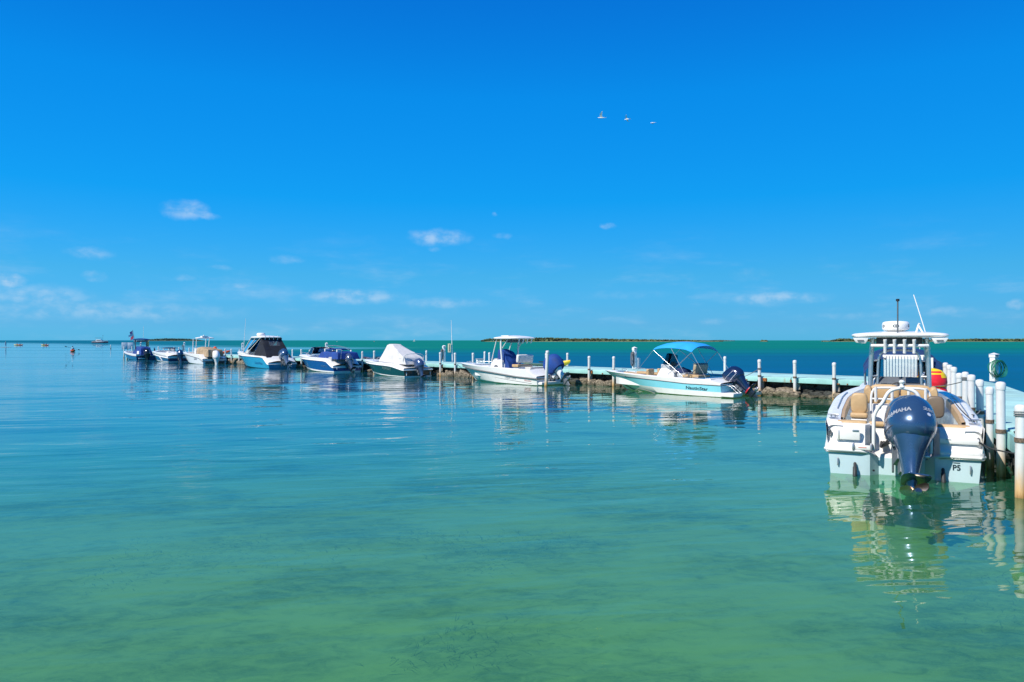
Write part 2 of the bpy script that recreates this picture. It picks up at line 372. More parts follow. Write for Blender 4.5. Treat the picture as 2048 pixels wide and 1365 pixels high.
def prism(b, poly, z0, z1):
    n = len(poly); o = len(b.v)
    b.v += [(p[0], p[1], z0) for p in poly]+[(p[0], p[1], z1) for p in poly]
    b.f += [tuple(o+i for i in reversed(range(n))), tuple(o+n+i for i in range(n))]
    b.f += [(o+i, o+(i+1) % n, o+n+(i+1) % n, o+n+i) for i in range(n)]
    return b
def rock_meshes(n, seed, col):
    out = []
    rnd = random.Random(seed)
    for i in range(n):
        bm = bmesh.new(); bmesh.ops.create_icosphere(bm, subdivisions=3, radius=.5)
        s = rnd.uniform(0, 90)
        for vtx in bm.verts:
            c = vtx.co
            q = Vector((max(-.40, min(.40, c.x)), max(-.36, min(.36, c.y)), max(-.36, min(.36, c.z))))
            d = noise.fractal(c*2.6+Vector((s, s, s)), .9, 2.0, 4)
            vtx.co = q*(1.12+.22*d)
        me = bpy.data.meshes.new('stone'); bm.to_mesh(me); bm.free(); me.materials.append(col)
        me.shade_smooth(); me.set_sharp_from_angle(angle=R(28)); out.append(me)
    return out
def long_dock():
    root = empty('concrete_dock', fpt(0, 1.8, 0)); inv = -root.location
    def part(b, name, m, **k):
        o = b.build(name, m, root, **k); o.matrix_parent_inverse = Matrix.Translation(inv); return o
    us = [-6.0+i*4.62 for i in range(23)]; us[-1] = 96.2
    for a, c in zip(us, us[1:]):
        b = MB(); g = .02; dz = random.uniform(-.006, .006)
        prism(b, [fpt(a+g, .17), fpt(c-g, .17), fpt(c-g, 3.5), fpt(a+g, 3.5)], ZB+.02, ZT+dz)
        part(b, 'deck_slab', AQUATOP, bev=.02)
        b = MB(); prism(b, [fpt(a+g, .12), fpt(c-g, .12), fpt(c-g, .168), fpt(a+g, .168)], ZB, ZT-.03+dz)
        part(b, 'fascia_panel', AQUA, bev=.008)
    # corner where the short arm joins
    b = MB(); prism(b, [fpt(-6.03, .17), npt(15.45, .12), npt(15.45, 2.05), npt(16.1, 2.05), fpt(-7.5, 3.5), fpt(-6.03, 3.5)], ZB+.02, ZT)
    part(b, 'corner_slab', AQUATOP, bev=.02)
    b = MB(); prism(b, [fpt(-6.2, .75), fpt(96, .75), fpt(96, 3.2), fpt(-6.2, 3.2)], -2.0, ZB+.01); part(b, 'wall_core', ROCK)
    dark = rock_meshes(7, 3, ROCK); pale = rock_meshes(6, 11, ROCKPALE)
    rnd = random.Random(5)
    def stone(mesh, loc, sc, rot):
        o = bpy.data.objects.new('stone', mesh); COL.objects.link(o); o.parent = root; o.matrix_parent_inverse = Matrix.Translation(inv)
        o.location = loc; o.scale = sc; o.rotation_euler = rot
    yaw = math.atan2(FD.y, FD.x); n = 0
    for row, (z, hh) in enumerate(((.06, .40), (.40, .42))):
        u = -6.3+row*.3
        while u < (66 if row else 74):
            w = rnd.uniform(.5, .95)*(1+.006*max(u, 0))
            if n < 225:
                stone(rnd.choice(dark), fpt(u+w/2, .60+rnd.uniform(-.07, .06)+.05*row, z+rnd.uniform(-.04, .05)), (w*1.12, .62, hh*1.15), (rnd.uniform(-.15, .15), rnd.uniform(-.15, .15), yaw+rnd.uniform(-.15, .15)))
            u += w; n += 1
    # loose pale boulders at the foot of the wall, in the gaps between the boats
    for (px, w, h_) in [(1542,.9,.42),(1533,.55,.3),(1576,1.15,.40),(1583,.6,.26),(1690,.9,.26),(1672,.6,.2),(1184,.55,.36),(1203,.7,.34),(1219,.7,.34),(1190,.4,.28),(1168,.65,.42),(1158,.4,.3),(1233,.5,.22),(1508,.5,.36),
        (889,.5,.30),(897,.5,.52),(903,.65,.40),(918,.7,.42),(930,.8,.48),(938,.7,.35),(924,.5,.6),(947,.5,.25),(874,.7,.22),(866,.5,.18),
        (740,.6,.24),(734,.5,.18),(598,.8,.30),(594,.5,.2),(607,.5,.2),(460,.7,.65),(466,.6,.5),(474,.8,.75),(482,.9,.45),(457,.5,.4),(487,.7,.6),(492,.5,.35),(1213,.4,.2),(1563,.4,.14),(1608,.5,.14),(1625,.6,.12),(1645,.5,.12)]:
        v = rnd.uniform(.02, .22); u = f_u(px, v)
        stone(rnd.choice(pale), fpt(u, v, h_*.22), (w, w*.75, h_*1.35), (rnd.uniform(-.3, .3), rnd.uniform(-.3, .3), rnd.uniform(0, 6)))
    # stub piers under the deck edge, rusty plates on the fascia
    for px in (1525, 1597, 1183, 885, 1231, 1676, 470):
        u = f_u(px, .3); b = MB(); b.tube([fpt(u, .27, ZB+.03), fpt(u-.05, .20, .30)], .085, 10); part(b, 'stub_pier', CONC)
    for px, w, hh in ((1530, .17, .14), (1582, .05, .12), (1183, .16, .16), (1475+18, .07, .06), (1669+8, .10, .04), (1695, .04, .05), (884, .16, .14), (1205, .05, .06)):
        u = f_u(px, .1); c = fpt(u, .09, ZB+hh/2+.015); b = MB(); b.box(c, (w, .06, hh), Matrix.Rotation(yaw, 4, 'Z')); part(b, 'rusty_plate', RUST, bev=.008)
    tag(root, 'long aqua painted concrete dock on a stone wall with boats moored alongside', 'dock')
long_dock()
def short_dock():
    root = empty('concrete_dock', npt(0, 1.1, 0)); inv = -root.location
    def part(b, name, m, **k):
        o = b.build(name, m, root, **k); o.matrix_parent_inverse = Matrix.Translation(inv); return o
    ts = [-16+i*3.143 for i in range(11)]; ts[-1] = 15.42
    for a, c in zip(ts, ts[1:]):
        b = MB(); g = .012; prism(b, [npt(a+g, .14), npt(c-g, .14), npt(c-g, 2.05), npt(a+g, 2.05)], ZB+.02, ZT+random.uniform(-.005, .005)); part(b, 'deck_slab', AQUATOP, bev=.02)
        b = MB(); prism(b, [npt(a+g, .09), npt(c-g, .09), npt(c-g, .138), npt(a+g, .138)], ZB-.1, ZT-.03); part(b, 'fascia_panel', AQUA, bev=.008)
    b = MB(); prism(b, [npt(-16, .6), npt(15.4, .6), npt(15.4, 1.8), npt(-16, 1.8)], -2, ZB); part(b, 'wall_core', ROCK)
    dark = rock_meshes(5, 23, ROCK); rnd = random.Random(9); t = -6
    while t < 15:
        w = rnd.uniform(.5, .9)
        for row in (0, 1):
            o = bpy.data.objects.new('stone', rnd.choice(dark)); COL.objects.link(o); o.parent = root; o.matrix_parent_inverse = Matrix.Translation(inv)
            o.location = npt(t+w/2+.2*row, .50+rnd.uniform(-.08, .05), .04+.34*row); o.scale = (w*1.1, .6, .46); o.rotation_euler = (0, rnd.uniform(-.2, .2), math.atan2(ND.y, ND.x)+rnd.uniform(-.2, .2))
        t += w
    tag(root, 'aqua painted dock arm behind the row of pilings, reaching toward the viewer', 'dock')
short_dock()

# ------------------------------------------------------------------ pilings
def pvc_material():
    m = bpy.data.materials.new('weathered_white_pvc'); m.use_nodes = True; t = NT(m.node_tree); b = t.n['Principled BSDF']
    p = t.node('ShaderNodeNewGeometry').outputs['Position']; z = t.xyz(p)[2]
    n = t.noise(p, 7.0, 5.0, .65); n2 = t.noise(t.v('MULTIPLY', p, (9, 9, 1.2)), 2.0, 4.0, .6)
    base = t.mix(n, (.56, .58, .58, 1), (.68, .69, .68, 1))
    base = t.mix(t.m('MULTIPLY', t.ss(n2, .52, .74), .45), base, (.50, .44, .34, 1))
    k = t.m('ADD', z, t.m('MULTIPLY', t.m('SUBTRACT', n2, .5), .45))
    base = t.mix(t.m('MULTIPLY', t.ss(k, .55, .08), .85), base, (.62, .36, .11, 1))
    base = t.mix(t.m('MULTIPLY', t.ss(k, .15, -.05), .9), base, (.24, .12, .035, 1))
    t.put(b.inputs['Base Color'], base); t.put(b.inputs['Roughness'], t.m('MULTIPLY_ADD', n, .3, .3))
    return m
PVC = pvc_material()
PVCCAP = mat('white_pvc_cap', (.66, .67, .66), .4, var=.08, vscale=8)
STRAP = mat('rusty_steel_strap', (.17, .12, .08), .8, var=.5, vscale=30, bump=.002)
def piling(loc, top, r=.066, strap=None, lean=(0, 0), ropes=(), label='', group=None, grey=False):
    root = empty('piling', (loc.x, loc.y, 0))
    lx, ly = (q+random.uniform(-.014, .014) for q in lean)
    def q(z): return (lx*(z), ly*(z), z)
    body = PVC if not grey else DKGREY
    b = MB(); b.tube([q(-1.9), q(0), q(.4), q(top-.11)], r, 16, caps=True); b.build('sleeve', body, root)
    b = MB(); M = Matrix.Translation(q(top-.14))
    b.lathe([(r*1.10, 0), (r*1.13, .01), (r*1.13, .095), (r*1.02, .118), (r*.7, .137), (.001, .145)], 16, M); b.build('cap', PVCCAP, root)
    if strap:
        b = MB(); b.lathe([(r*1.0, -.035), (r*1.16, -.035), (r*1.16, .035), (r*1.0, .035)], 16, Matrix.Translation(q(strap))); b.build('strap', STRAP, root)
    for zr in ropes:
        for k in range(3):
            b = MB(); rr = r*1.14
            b.tube([(lx*zr+rr*math.cos(a*.5236), ly*zr+rr*math.sin(a*.5236), zr+k*.03+.004*math.sin(a)) for a in range(12)], .010, 6, closed=True); b.build('rope_turn', ROPE, root)
    tag(root, label, 'piling', group); return root
# each: picture column, side of the dock ('f' harbour side, 'b' seaward side), top height, lean, label
WP = 'white capped piling '
far_list = [
 (248,'f',1.50,(0,0),WP+'at the far end corner of the long dock'),
 (255.5,'b',1.45,(0,0),WP+'on the seaward edge, first in front of the white sign board'),
 (264,'f',1.55,(0,0),WP+'in front of the white sign board, beside the blue covered boat\'s bow'),
 (272,'b',1.45,(0,0),WP+'just left of the blue covered boat\'s console'),
 (290,'b',1.45,(0,0),WP+'behind the hardtop boat with the flag, right of the shore power post'),
 (299,'b',1.45,(0,0),WP+'right of the blue covered boat\'s motor, seaward side'),
 (317,'f',1.62,(0,0),'taller white capped piling between the flag boat and the navy hulled boat'),
 (327,'b',1.35,(0,0),WP+'behind the left end of the navy hulled boat\'s folded canopy'),
 (337.6,'b',1.45,(0,0),WP+'behind the middle of the navy hulled boat\'s folded canopy'),
 (348,'b',1.50,(0,0),WP+'behind the right half of the navy hulled boat\'s folded canopy'),
 (358,'b',1.50,(0,0),WP+'right behind the navy hulled boat\'s motor'),
 (378.6,'b',1.45,(0,0),WP+'behind the bow of the boat with the tan cover, leftmost'),
 (390,'b',1.45,(0,0),WP+'left of the white hardtop\'s posts on the tan covered boat'),
 (402,'b',1.45,(0,0),WP+'seen between the hardtop posts of the tan covered boat, left one'),
 (412,'b',1.48,(0,0),WP+'seen between the hardtop posts of the tan covered boat, right one'),
 (425,'b',1.45,(0,0),WP+'above the white outboard motor of the tan covered boat'),
 (434.6,'b',1.45,(0,0),WP+'behind the orange kayak stern lying on the dock'),
 (438.5,'f',1.40,(0,0),WP+'right of the orange float behind the white outboard'),
 (450.5,'f',1.52,(0,0),WP+'right of the tan covered boat\'s stern, first of three'),
 (463,'f',1.52,(0,0),WP+'over boulders between the tan covered boat and the tented boat'),
 (478,'f',1.45,(.03,.01),'leaning white capped piling at the bow of the black tented boat'),
 (490.6,'b',1.45,(0,0),WP+'behind the bow of the black tented boat'),
 (585,'b',1.50,(0,0),WP+'right of the black tent, tied with a mooring line'),
 (603,'f',1.62,(0,0),'white capped piling standing at the royal blue boat\'s bow with a line'),
 (620,'b',1.50,(0,0),WP+'left of the royal blue boat\'s windscreen'),
 (639.5,'b',1.62,(0,0),WP+'behind the royal blue boat\'s windscreen'),
 (658.5,'b',1.45,(0,0),WP+'right of the shore power post, over the royal blue cover'),
 (684,'b',1.65,(0,0),WP+'above the middle of the royal blue canvas cover'),
 (702.5,'b',1.55,(0,0),WP+'at the right end of the royal blue canvas cover'),
 (724.6,'f',1.55,(0,0),WP+'between the royal blue boat\'s stern and the dark green boat'),
 (748,'f',1.62,(0,0),WP+'behind the bow of the dark green boat, foot in the water'),
 (772,'b',1.52,(0,0),WP+'half hidden by the dark green boat\'s white cover'),
 (824.7,'b',1.50,(0,0),WP+'right of the white cover\'s slope on the dark green boat'),
 (852.5,'b',1.62,(0,0),WP+'tied with a line above the dark green boat\'s stern'),
 (881,'f',1.60,(0,0),'rust footed white piling at the right of the dark green boat, by the power post'),
 (910.5,'f',1.58,(0,0),'rust footed white piling at the bow tip of the white blue-covered boat'),
 (946,'f',1.60,(0,0),WP+'behind the foredeck of the white boat with blue covers'),
 (968,'b',1.62,(.05,0),'tilted white piling behind the foredeck of the white boat'),
 (979,'b',1.56,(0,0),WP+'left of the white boat\'s hardtop front post, beside the tilted piling'),
 (1092,'b',1.58,(0,0),WP+'behind the stern of the white boat, next to a tall slim pile'),
 (1135,'b',1.62,(0,0),WP+'in front of the yellow kayak end, right of the blue motor cover'),
 (1178,'f',1.55,(0,0),'rust footed white piling with rusty plate between the white and the aqua boats'),
 (1227,'f',1.56,(0,0),WP+'behind the bow of the aqua boat'),
 (1277.5,'b',1.42,(0,0),'short white capped piling right of the power post with the coiled cord'),
 (1450,'b',1.58,(0,0),WP+'right behind the dark outboard of the aqua boat'),
 (1519.5,'f',1.56,(0,0),'white piling tied with rope, first right of the aqua boat\'s motor'),
 (1590,'f',1.56,(0,0),'white piling in the middle of three along the bare stone wall'),
 (1668.5,'f',1.50,(0,0),'white piling close to the left of the big boat\'s bow rail'),
]
for (px, side, top, lean, label) in far_list:
    v = 0.0 if side == 'f' else 3.42
    p = fpt(f_u(px, v), v)
    piling(p, top, r=.070 if side == 'f' else .068, strap=(.84 if side == 'f' else None), lean=lean, label=label, group='white pilings along the long dock',
           ropes=(1.12,) if abs(px-1519.5) < 1 else ())
near_list = [
 (2041,1.42,.075,(1.25,),'nearest white piling at the picture edge with dark rope wound round its top'),
 (2002.5,1.67,.072,(),'tall white piling next to the big boat\'s stern, tallest of the row'),
 (1980.5,1.53,.062,(),'slim rust stained piling touching the big boat\'s starboard stern corner'),
 (1962,1.575,.070,(),'white piling beside the big boat\'s starboard gunwale, third from its stern'),
 (1941.5,1.60,.078,(),'white piling beside the big boat, fourth from its stern, overlapping the roped one'),
 (1931,1.62,.070,(1.42,),'white piling with two rope turns near its cap beside the big boat'),
 (1918.5,1.53,.075,(),'white piling left of the roped one in the right-hand row'),
 (1907.5,1.64,.075,(),'white piling third from the far end of the right-hand row'),
 (1899,1.66,.072,(),'white piling second from the far end of the right-hand row'),
 (1891.5,1.69,.072,(),'white piling at the far end of the right-hand row beside the blue canopy'),
]
near_pts = {}
for (px, top, r, ropes, label) in near_list:
    w = 0.0 if px != 1980.5 else -.06
    p = npt(n_t(px, w), w); near_pts[px] = p
    piling(p, top, r=r, strap=(.88 if top < 1.6 else .80), ropes=ropes, label=label, group='white pilings beside the big boat')
# tall slim pile standing in the water off the white boat's motor
piling(at_z(1092, 773, 0), 1.86, r=.085, lean=(.05, 0), label='tall slender white pile in the water in front of the white boat\'s motor')
piling(fpt(f_u(309, 0), 0), 1.48, r=.085, label='dark grey bare piling between the flag boat and the navy hulled boat', grey=True)

# ------------------------------------------------------------------ power posts, hoses
PEDW = mat('white_fibreglass_post', (.76, .77, .76), .4, var=.05)
HOSE = mat('green_garden_hose', (.02, .20, .10), .4, var=.2)
CORDG = mat('grey_power_cord', (.14, .14, .15), .6)
CREAM = mat('cream_steel_box', (.62, .58, .38), .5)
def coil(root, name, m, c, rx, rz, turns, r, depth, seed):
    rnd = random.Random(seed)
    for k in range(turns):
        a0 = rnd.uniform(-.25, .25); sx = rx*rnd.uniform(.78, 1.06); sz = rz*rnd.uniform(.82, 1.08); dx = rnd.uniform(-.03, .03); yy = c[1]-depth*k/turns
        b = MB(); b.tube([(c[0]+dx+sx*math.cos(a*.2244+a0)*(1+.15*math.sin(a*.2244)), yy+rnd.uniform(-.006, .006), c[2]+sz*math.sin(a*.2244)-.04*abs(math.cos(a*.2244))) for a in range(28)], r, 6, closed=True)
        b.build(name, m, root)
def pedestal(p, h, label, rz=0.0, hose=None, mini=False, w=.19):
    root = empty('power_post', p, rz)
    b = MB(); b.box((0, 0, h*.42), (w, w, h*.84), taper=.92); b.build('post', PEDW, root, bev=.012)
    b = MB(); b.box((0, 0, h*.90), (w*1.10, w*1.10, h*.11)); b.build('lamp_head', PEDW, root, bev=.01)
    b = MB(); s = w*.62; b.add([(-s,-s,h*.957),(s,-s,h*.957),(s,s,h*.957),(-s,s,h*.957),(0,0,h*1.02)], [(0,3,2,1),(0,1,4),(1,2,4),(2,3,4),(3,0,4)]); b.build('roof_cap', PEDW, root)
    b = MB(); b.box((0, -w*.56, h*.91), (w*.55, .01, h*.045)); b.build('lamp_lens', DKGREY, root)
    b = MB(); b.box((0, -w*.52, h*.66), (w*.62, .05, h*.10)); b.build('socket_cover', GREYWHITE, root, bev=.006)
    b = MB(); b.box((0, -w*.50, h*.30), (w*.25, .03, h*.06)); b.build('water_tap', ALU, root, bev=.006)
    if hose == 'green': coil(root, 'hose_loop', HOSE, (0.0, -w*.2, h*.46), .33, .32, 10, .011, .30, 2); 
    if hose == 'cord': coil(root, 'cord_loop', CORDG, (-w*.9, -.02, h*.45), .09, .40, 6, .014, .10, 4)
    tag(root, label, 'power post', 'power posts along the dock')
pedestal(at_z(1988, 763, ZT+.004), 1.08, 'white power post with a green hose coiled on it at the dock corner', R(20), 'green', w=.22)
for (px, v, h, lab, hose) in [(1269, 3.0, 1.20, 'white power post with grey cord coiled at its left, behind the aqua boat', 'cord'),
    (888, 3.0, 1.20, 'white power post with dark cord standing left of the cream meter box', 'cord'), (653, 3.0, 1.35, 'white power post rising behind the royal blue boat\'s windscreen', 'cord'),
    (485, 3.0, 1.28, 'white power post with slanting thin mast beside the black tented boat', None), (368.5, 3.0, 1.32, 'white power post behind the motor of the navy hulled boat', 'cord'), (281.5, 3.0, 1.30, 'white power post under the flag boat\'s blue hardtop', None)]:
    pedestal(fpt(f_u(px, v), v, ZT+.004), h, lab, R(25), hose)
def mast(px, v, z0, z1, lean, label, box=False, y=None):
    p = fpt(f_u(px, v), v, z0); root = empty('thin_mast', p)
    b = MB(); b.tube([(0, 0, 0), (lean*.5, 0, (z1-z0)*.5), (lean, 0, z1-z0)], lambda t: .038*(1-.65*t), 8); b.build('pole', PIPE, root)
    b = MB(); b.lathe([(.09, 0), (.09, .02), (.05, .03), (.05, .12), (.0, .12)], 12); b.build('foot', ALU, root)
    if box:
        b = MB(); b.box((-.22, -.02, 1.02), (.20, .16, .62)); b.build('meter_box', CREAM, root, bev=.012)
        b = MB(); b.box((-.22, -.105, 1.04), (.05, .012, .5)); b.build('door_slot', DKGREY, root)
        b = MB(); b.box((-.06, 0, 1.02), (.14, .05, .08)); b.build('bracket', ALU, root)
    tag(root, label, 'mast')
mast(905, 2.9, ZT+.004, 3.85, -.09, 'tall thin white mast carrying a cream meter box on the dock', True)
mast(486.5, 2.9, ZT+.004, 4.75, .27, 'thin white slanting mast beside the black tented boat')

# ------------------------------------------------------------------ sign board at the dock end, things lying on the dock
def sign_board():
    p = fpt(f_u(255, 3.3), 3.3, ZT+.004); root = empty('sign_board', p, R(24))
    for x in (-1.35, 0, 1.35):
        b = MB(); b.box((x*.55, 0, .62), (.07, .07, 1.24)); b.build('support_post', OFFWHITE, root, bev=.008)
    for k in range(2):
        b = MB(); b.box((-.40+.80*k, -.06, .72), (.79, .04, 1.02)); b.build('panel', mat('pale_sign_paint', (.74, .80, .84), .5, var=.2, vscale=2.5), root, bev=.006)
    tag(root, 'white two panel sign board seen from behind at the end of the dock', 'sign')
sign_board()
ORANGE = mat('orange_plastic', (.75, .10, .02), .4); YELLOW = mat('yellow_plastic', (.80, .55, .02), .4)
def kayak_mesh(L, W, H, m, name, root, open_=True, loc=(0, 0, 0), split=None, rz=0):
    rings = []; n = 22
    for i in range(n+1):
        s = i/n; k = max(math.sin(math.pi*s), 0)**.62; w = W/2*k+.008; up = H*(.30*abs(2*s-1)**2.5)
        rings.append([Matrix.Rotation(rz, 3, 'Z') @ Vector(((s-.5)*L, w*math.cos(a)*(1 if True else 1), up+(.3+.7*k)*(H*.5*math.sin(a) if math.sin(a) < 0 else H*.28*math.sin(a)*(.45 if .2 < s < .8 and open_ else 1))+H*.4))+Vector(loc) for a in [2*math.pi*j/14 for j in range(14)]])
    b = MB(); b.loft(rings); o = b.build(name, m, root)
    return o
def dock_kayaks():
    r = empty('kayak', fpt(f_u(1085, 2.3), 2.3, ZT+.004), math.atan2(FD.y, FD.x)+R(8)); kayak_mesh(3.2, .72, .30, mat('green_grey_kayak', (.10, .17, .12), .4), 'hull', r)
    b = MB(); b.box((-.1, 0, .25), (.5, .4, .06)); b.build('seat', BLACK, r, bev=.015)
    b = MB(); b.lathe([(.12, 0), (.16, .04), (.16, .12), (.05, .16), (0, .16)], 12, Matrix.Translation((1.35, 0, .27))); b.build('bow_float', YELLOW, r)
    tag(r, 'grey green kayak lying on the dock behind the white boat\'s stern', 'kayak')
    r = empty('kayak', fpt(f_u(1114, 2.6), 2.6, ZT+.004), math.atan2(FD.y, FD.x)); kayak_mesh(2.2, .75, .50, YELLOW, 'hull', r)
    b = MB(); b.box((-.1, 0, .40), (.5, .4, .06)); b.build('seat', BLACK, r, bev=.015)
    tag(r, 'yellow kayak on the dock peeking out above the blue motor cover', 'kayak')
    r = empty('kayak', fpt(f_u(432, 2.0), 2.0, ZT+.004), math.atan2(FD.y, FD.x)+R(60)); kayak_mesh(3.0, .8, .55, ORANGE, 'hull', r)
    b = MB(); b.lathe([(.18, 0), (.24, .1), (.2, .3), (.05, .42), (0, .42)], 12, Matrix.Translation((.1, 0, .45))); b.build('seat_back', ORANGE, r)
    tag(r, 'orange kayak on the dock behind the white outboard motor', 'kayak')
    r = empty('kayak', fpt(f_u(752, 1.4), 1.4, ZT+.004), math.atan2(FD.y, FD.x)); kayak_mesh(4.2, .8, .36, mat('dark_brown_kayak', (.05, .022, .022), .4), 'hull', r)
    b = MB(); b.box((-.1, 0, .26), (.6, .42, .06)); b.build('seat', BLACK, r, bev=.015)
    tag(r, 'dark brown kayak on the dock behind the dark green boat\'s bow', 'kayak')
    r = empty('storage_crate', fpt(f_u(959.5, .9), .9, ZT+.004), R(20)); b = MB(); b.box((0, 0, .17), (.42, .34, .32), taper=.94); b.build('crate_body', OFFWHITE, r, bev=.02)
    b = MB(); b.box((0, 0, .36), (.46, .38, .05)); b.build('lid', GREYWHITE, r, bev=.012)
    tag(r, 'small grey white storage box on the dock behind the white boat\'s foredeck', 'box')
dock_kayaks()

# ------------------------------------------------------------------ mangrove islands on the horizon
LEAF = mat('mangrove_foliage', (.095, .135, .048), .9, var=.6, vscale=.12, bump=.6, bscale=.5, world=True)
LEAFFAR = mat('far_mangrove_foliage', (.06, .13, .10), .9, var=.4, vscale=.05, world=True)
SHORE = mat('island_shore', (.20, .20, .11), .95, var=.4, vscale=.3, world=True)
def island(x0, x1, Y, prof, label, m=LEAF, seed=1):
    """a low wooded key: the profile gives picture columns and heights in metres"""
    X0, X1 = ((x-1024)/FPX*Y for x in (x0, x1)); root = empty('mangrove_island', ((X0+X1)/2, Y, 0)); rnd = random.Random(seed)
    W = X1-X0
    b = MB(); n = 28; o = 0
    ring = []
    for k in range(3):
        f = (1.0, .98, .9)[k]; ring.append([(W/2*f*math.cos(2*math.pi*j/n), max(W*.06, 14)*f*math.sin(2*math.pi*j/n), (-.4, .5, .8)[k]) for j in range(n)])
    b.loft(ring); b.build('shore', SHORE, root)
    # crowns: many small leaf clumps heaped to the profile
    b = MB(); count = int(min(5200, 90+W*7))
    core = []
    for k in range(41):
        s = k/40; hh = max(.15, interp(prof, lerp(x0, x1, s))*.72*min(1, 8*s+.1, 8*(1-s)+.1)); dd = max(W*.045, 10)*math.sqrt(max(.02, 1-(2*s-1)**2)); core.append([((s-.5)*W, -dd, 0), ((s-.5)*W, -dd*.8, hh*.8), ((s-.5)*W, 0, hh), ((s-.5)*W, dd*.8, hh*.8), ((s-.5)*W, dd, 0)])
    MB().loft(core).build('thicket', m, root)
    for i in range(count):
        s = rnd.random(); px = lerp(x0, x1, s); hh = interp(prof, px)*rnd.uniform(.80, 1.08); X = (s-.5)*W; dep = max(W*.05, 12)*rnd.uniform(-1, 1)*math.sqrt(max(.02, 1-(2*s-1)**2))
        z = hh*(rnd.random()**.45); r = rnd.uniform(.6, 1.3)*(.35+.10*max(hh, 1)); z = min(z, max(hh-r*.5, .3))
        M = Matrix.Translation((X, dep, z)) @ Matrix.Rotation(rnd.uniform(0, 6), 4, 'Z') @ Matrix.Rotation(rnd.uniform(-.6, .6), 4, 'X') @ Matrix.Diagonal((r*1.5, r*1.2, r*.85, 1))
        t = (1+5**.5)/2; q = 1/math.sqrt(1+t*t)
        vs = [(c[0]*rnd.uniform(.75, 1.2), c[1]*rnd.uniform(.75, 1.2), c[2]*rnd.uniform(.7, 1.25)) for c in [(-q,t*q,0),(q,t*q,0),(-q,-t*q,0),(q,-t*q,0),(0,-q,t*q),(0,q,t*q),(0,-q,-t*q),(0,q,-t*q),(t*q,0,-q),(t*q,0,q),(-t*q,0,-q),(-t*q,0,q)]]
        fs = [(0,11,5),(0,5,1),(0,1,7),(0,7,10),(0,10,11),(1,5,9),(5,11,4),(11,10,2),(10,7,6),(7,1,8),(3,9,4),(3,4,2),(3,2,6),(3,6,8),(3,8,9),(4,9,5),(2,4,11),(6,2,10),(8,6,7),(9,8,1)]
        b.add(vs, fs, M)
    b.build('foliage', m, root, flat=True, kind='stuff')
    tag(root, label, 'island')
island(282, 408, 2600, [(282,2),(300,6),(330,9),(345,8.5),(370,8),(395,5),(408,1.5)], 'low dark mangrove island on the horizon behind the flag boat', LEAFFAR, 3)
island(962, 1446, 1250, [(962,2.5),(975,5.0),(1000,6),(1040,5.5),(1080,7),(1120,6.2),(1160,5.2),(1190,5.8),(1230,4.6),(1300,3.8),(1360,3.2),(1400,2.6),(1446,1.0)], 'long low mangrove island stretching behind the white boat\'s hardtop', LEAF, 5)
island(1410, 1470, 2300, [(1410,2),(1440,3.4),(1470,1.5)], 'faint low strip of mangrove right of the blue bimini', LEAFFAR, 6)
island(1522, 1534, 1300, [(1522,1.2),(1528,3.2),(1534,1.2)], 'tiny dark islet alone on the horizon', LEAF, 7)
island(1645, 1657, 1300, [(1645,1),(1650,2.2),(1657,1)], 'tiny dot of an islet left of the right-hand island', LEAF, 8)
island(1660, 1790, 1250, [(1660,2.5),(1680,5.5),(1720,4.8),(1790,4)], 'mangrove island on the horizon left of the big boat\'s hardtop', LEAF, 9)
island(1800, 2140, 1250, [(1800,2),(1850,3.0),(1900,4),(1950,5.2),(2000,4.8),(2060,5),(2140,4)], 'mangrove island on the horizon right of the big boat\'s hardtop', LEAF, 10)
from mathutils.bvhtree import BVHTree
# ------------------------------------------------------------------ boat kit: local x forward from the transom, y to port, z up from the water
class Frame:
    """a berth along the long dock: turns picture columns and rows into the boat's own x and z at a given y"""
    def __init__(s, u0, v0): s.u0, s.v0 = u0, v0; s.loc = fpt(u0, v0); s.rz = math.atan2(FD.y, FD.x)
    def x(s, px, y=0.0): return f_u(px, s.v0-y)-s.u0
    def z(s, px, py, y=0.0):
        d = fpt(f_u(px, s.v0-y), s.v0-y).y; return CAMH-(py-HZ)/FPX*d
    def xz(s, px, py, y=0.0): return (s.x(px, y), y, s.z(px, py, y))
def super_ring(z, a, b, cx, p=2.5, n=24, cy=0.0, tilt=0.0):
    out = []
    for k in range(n):
        th = 2*math.pi*k/n; c, s_ = math.cos(th), math.sin(th)
        x = b*math.copysign(abs(c)**(2/p), c); out.append((cx+x, cy+a*math.copysign(abs(s_)**(2/p), s_), z+tilt*x))
    return out
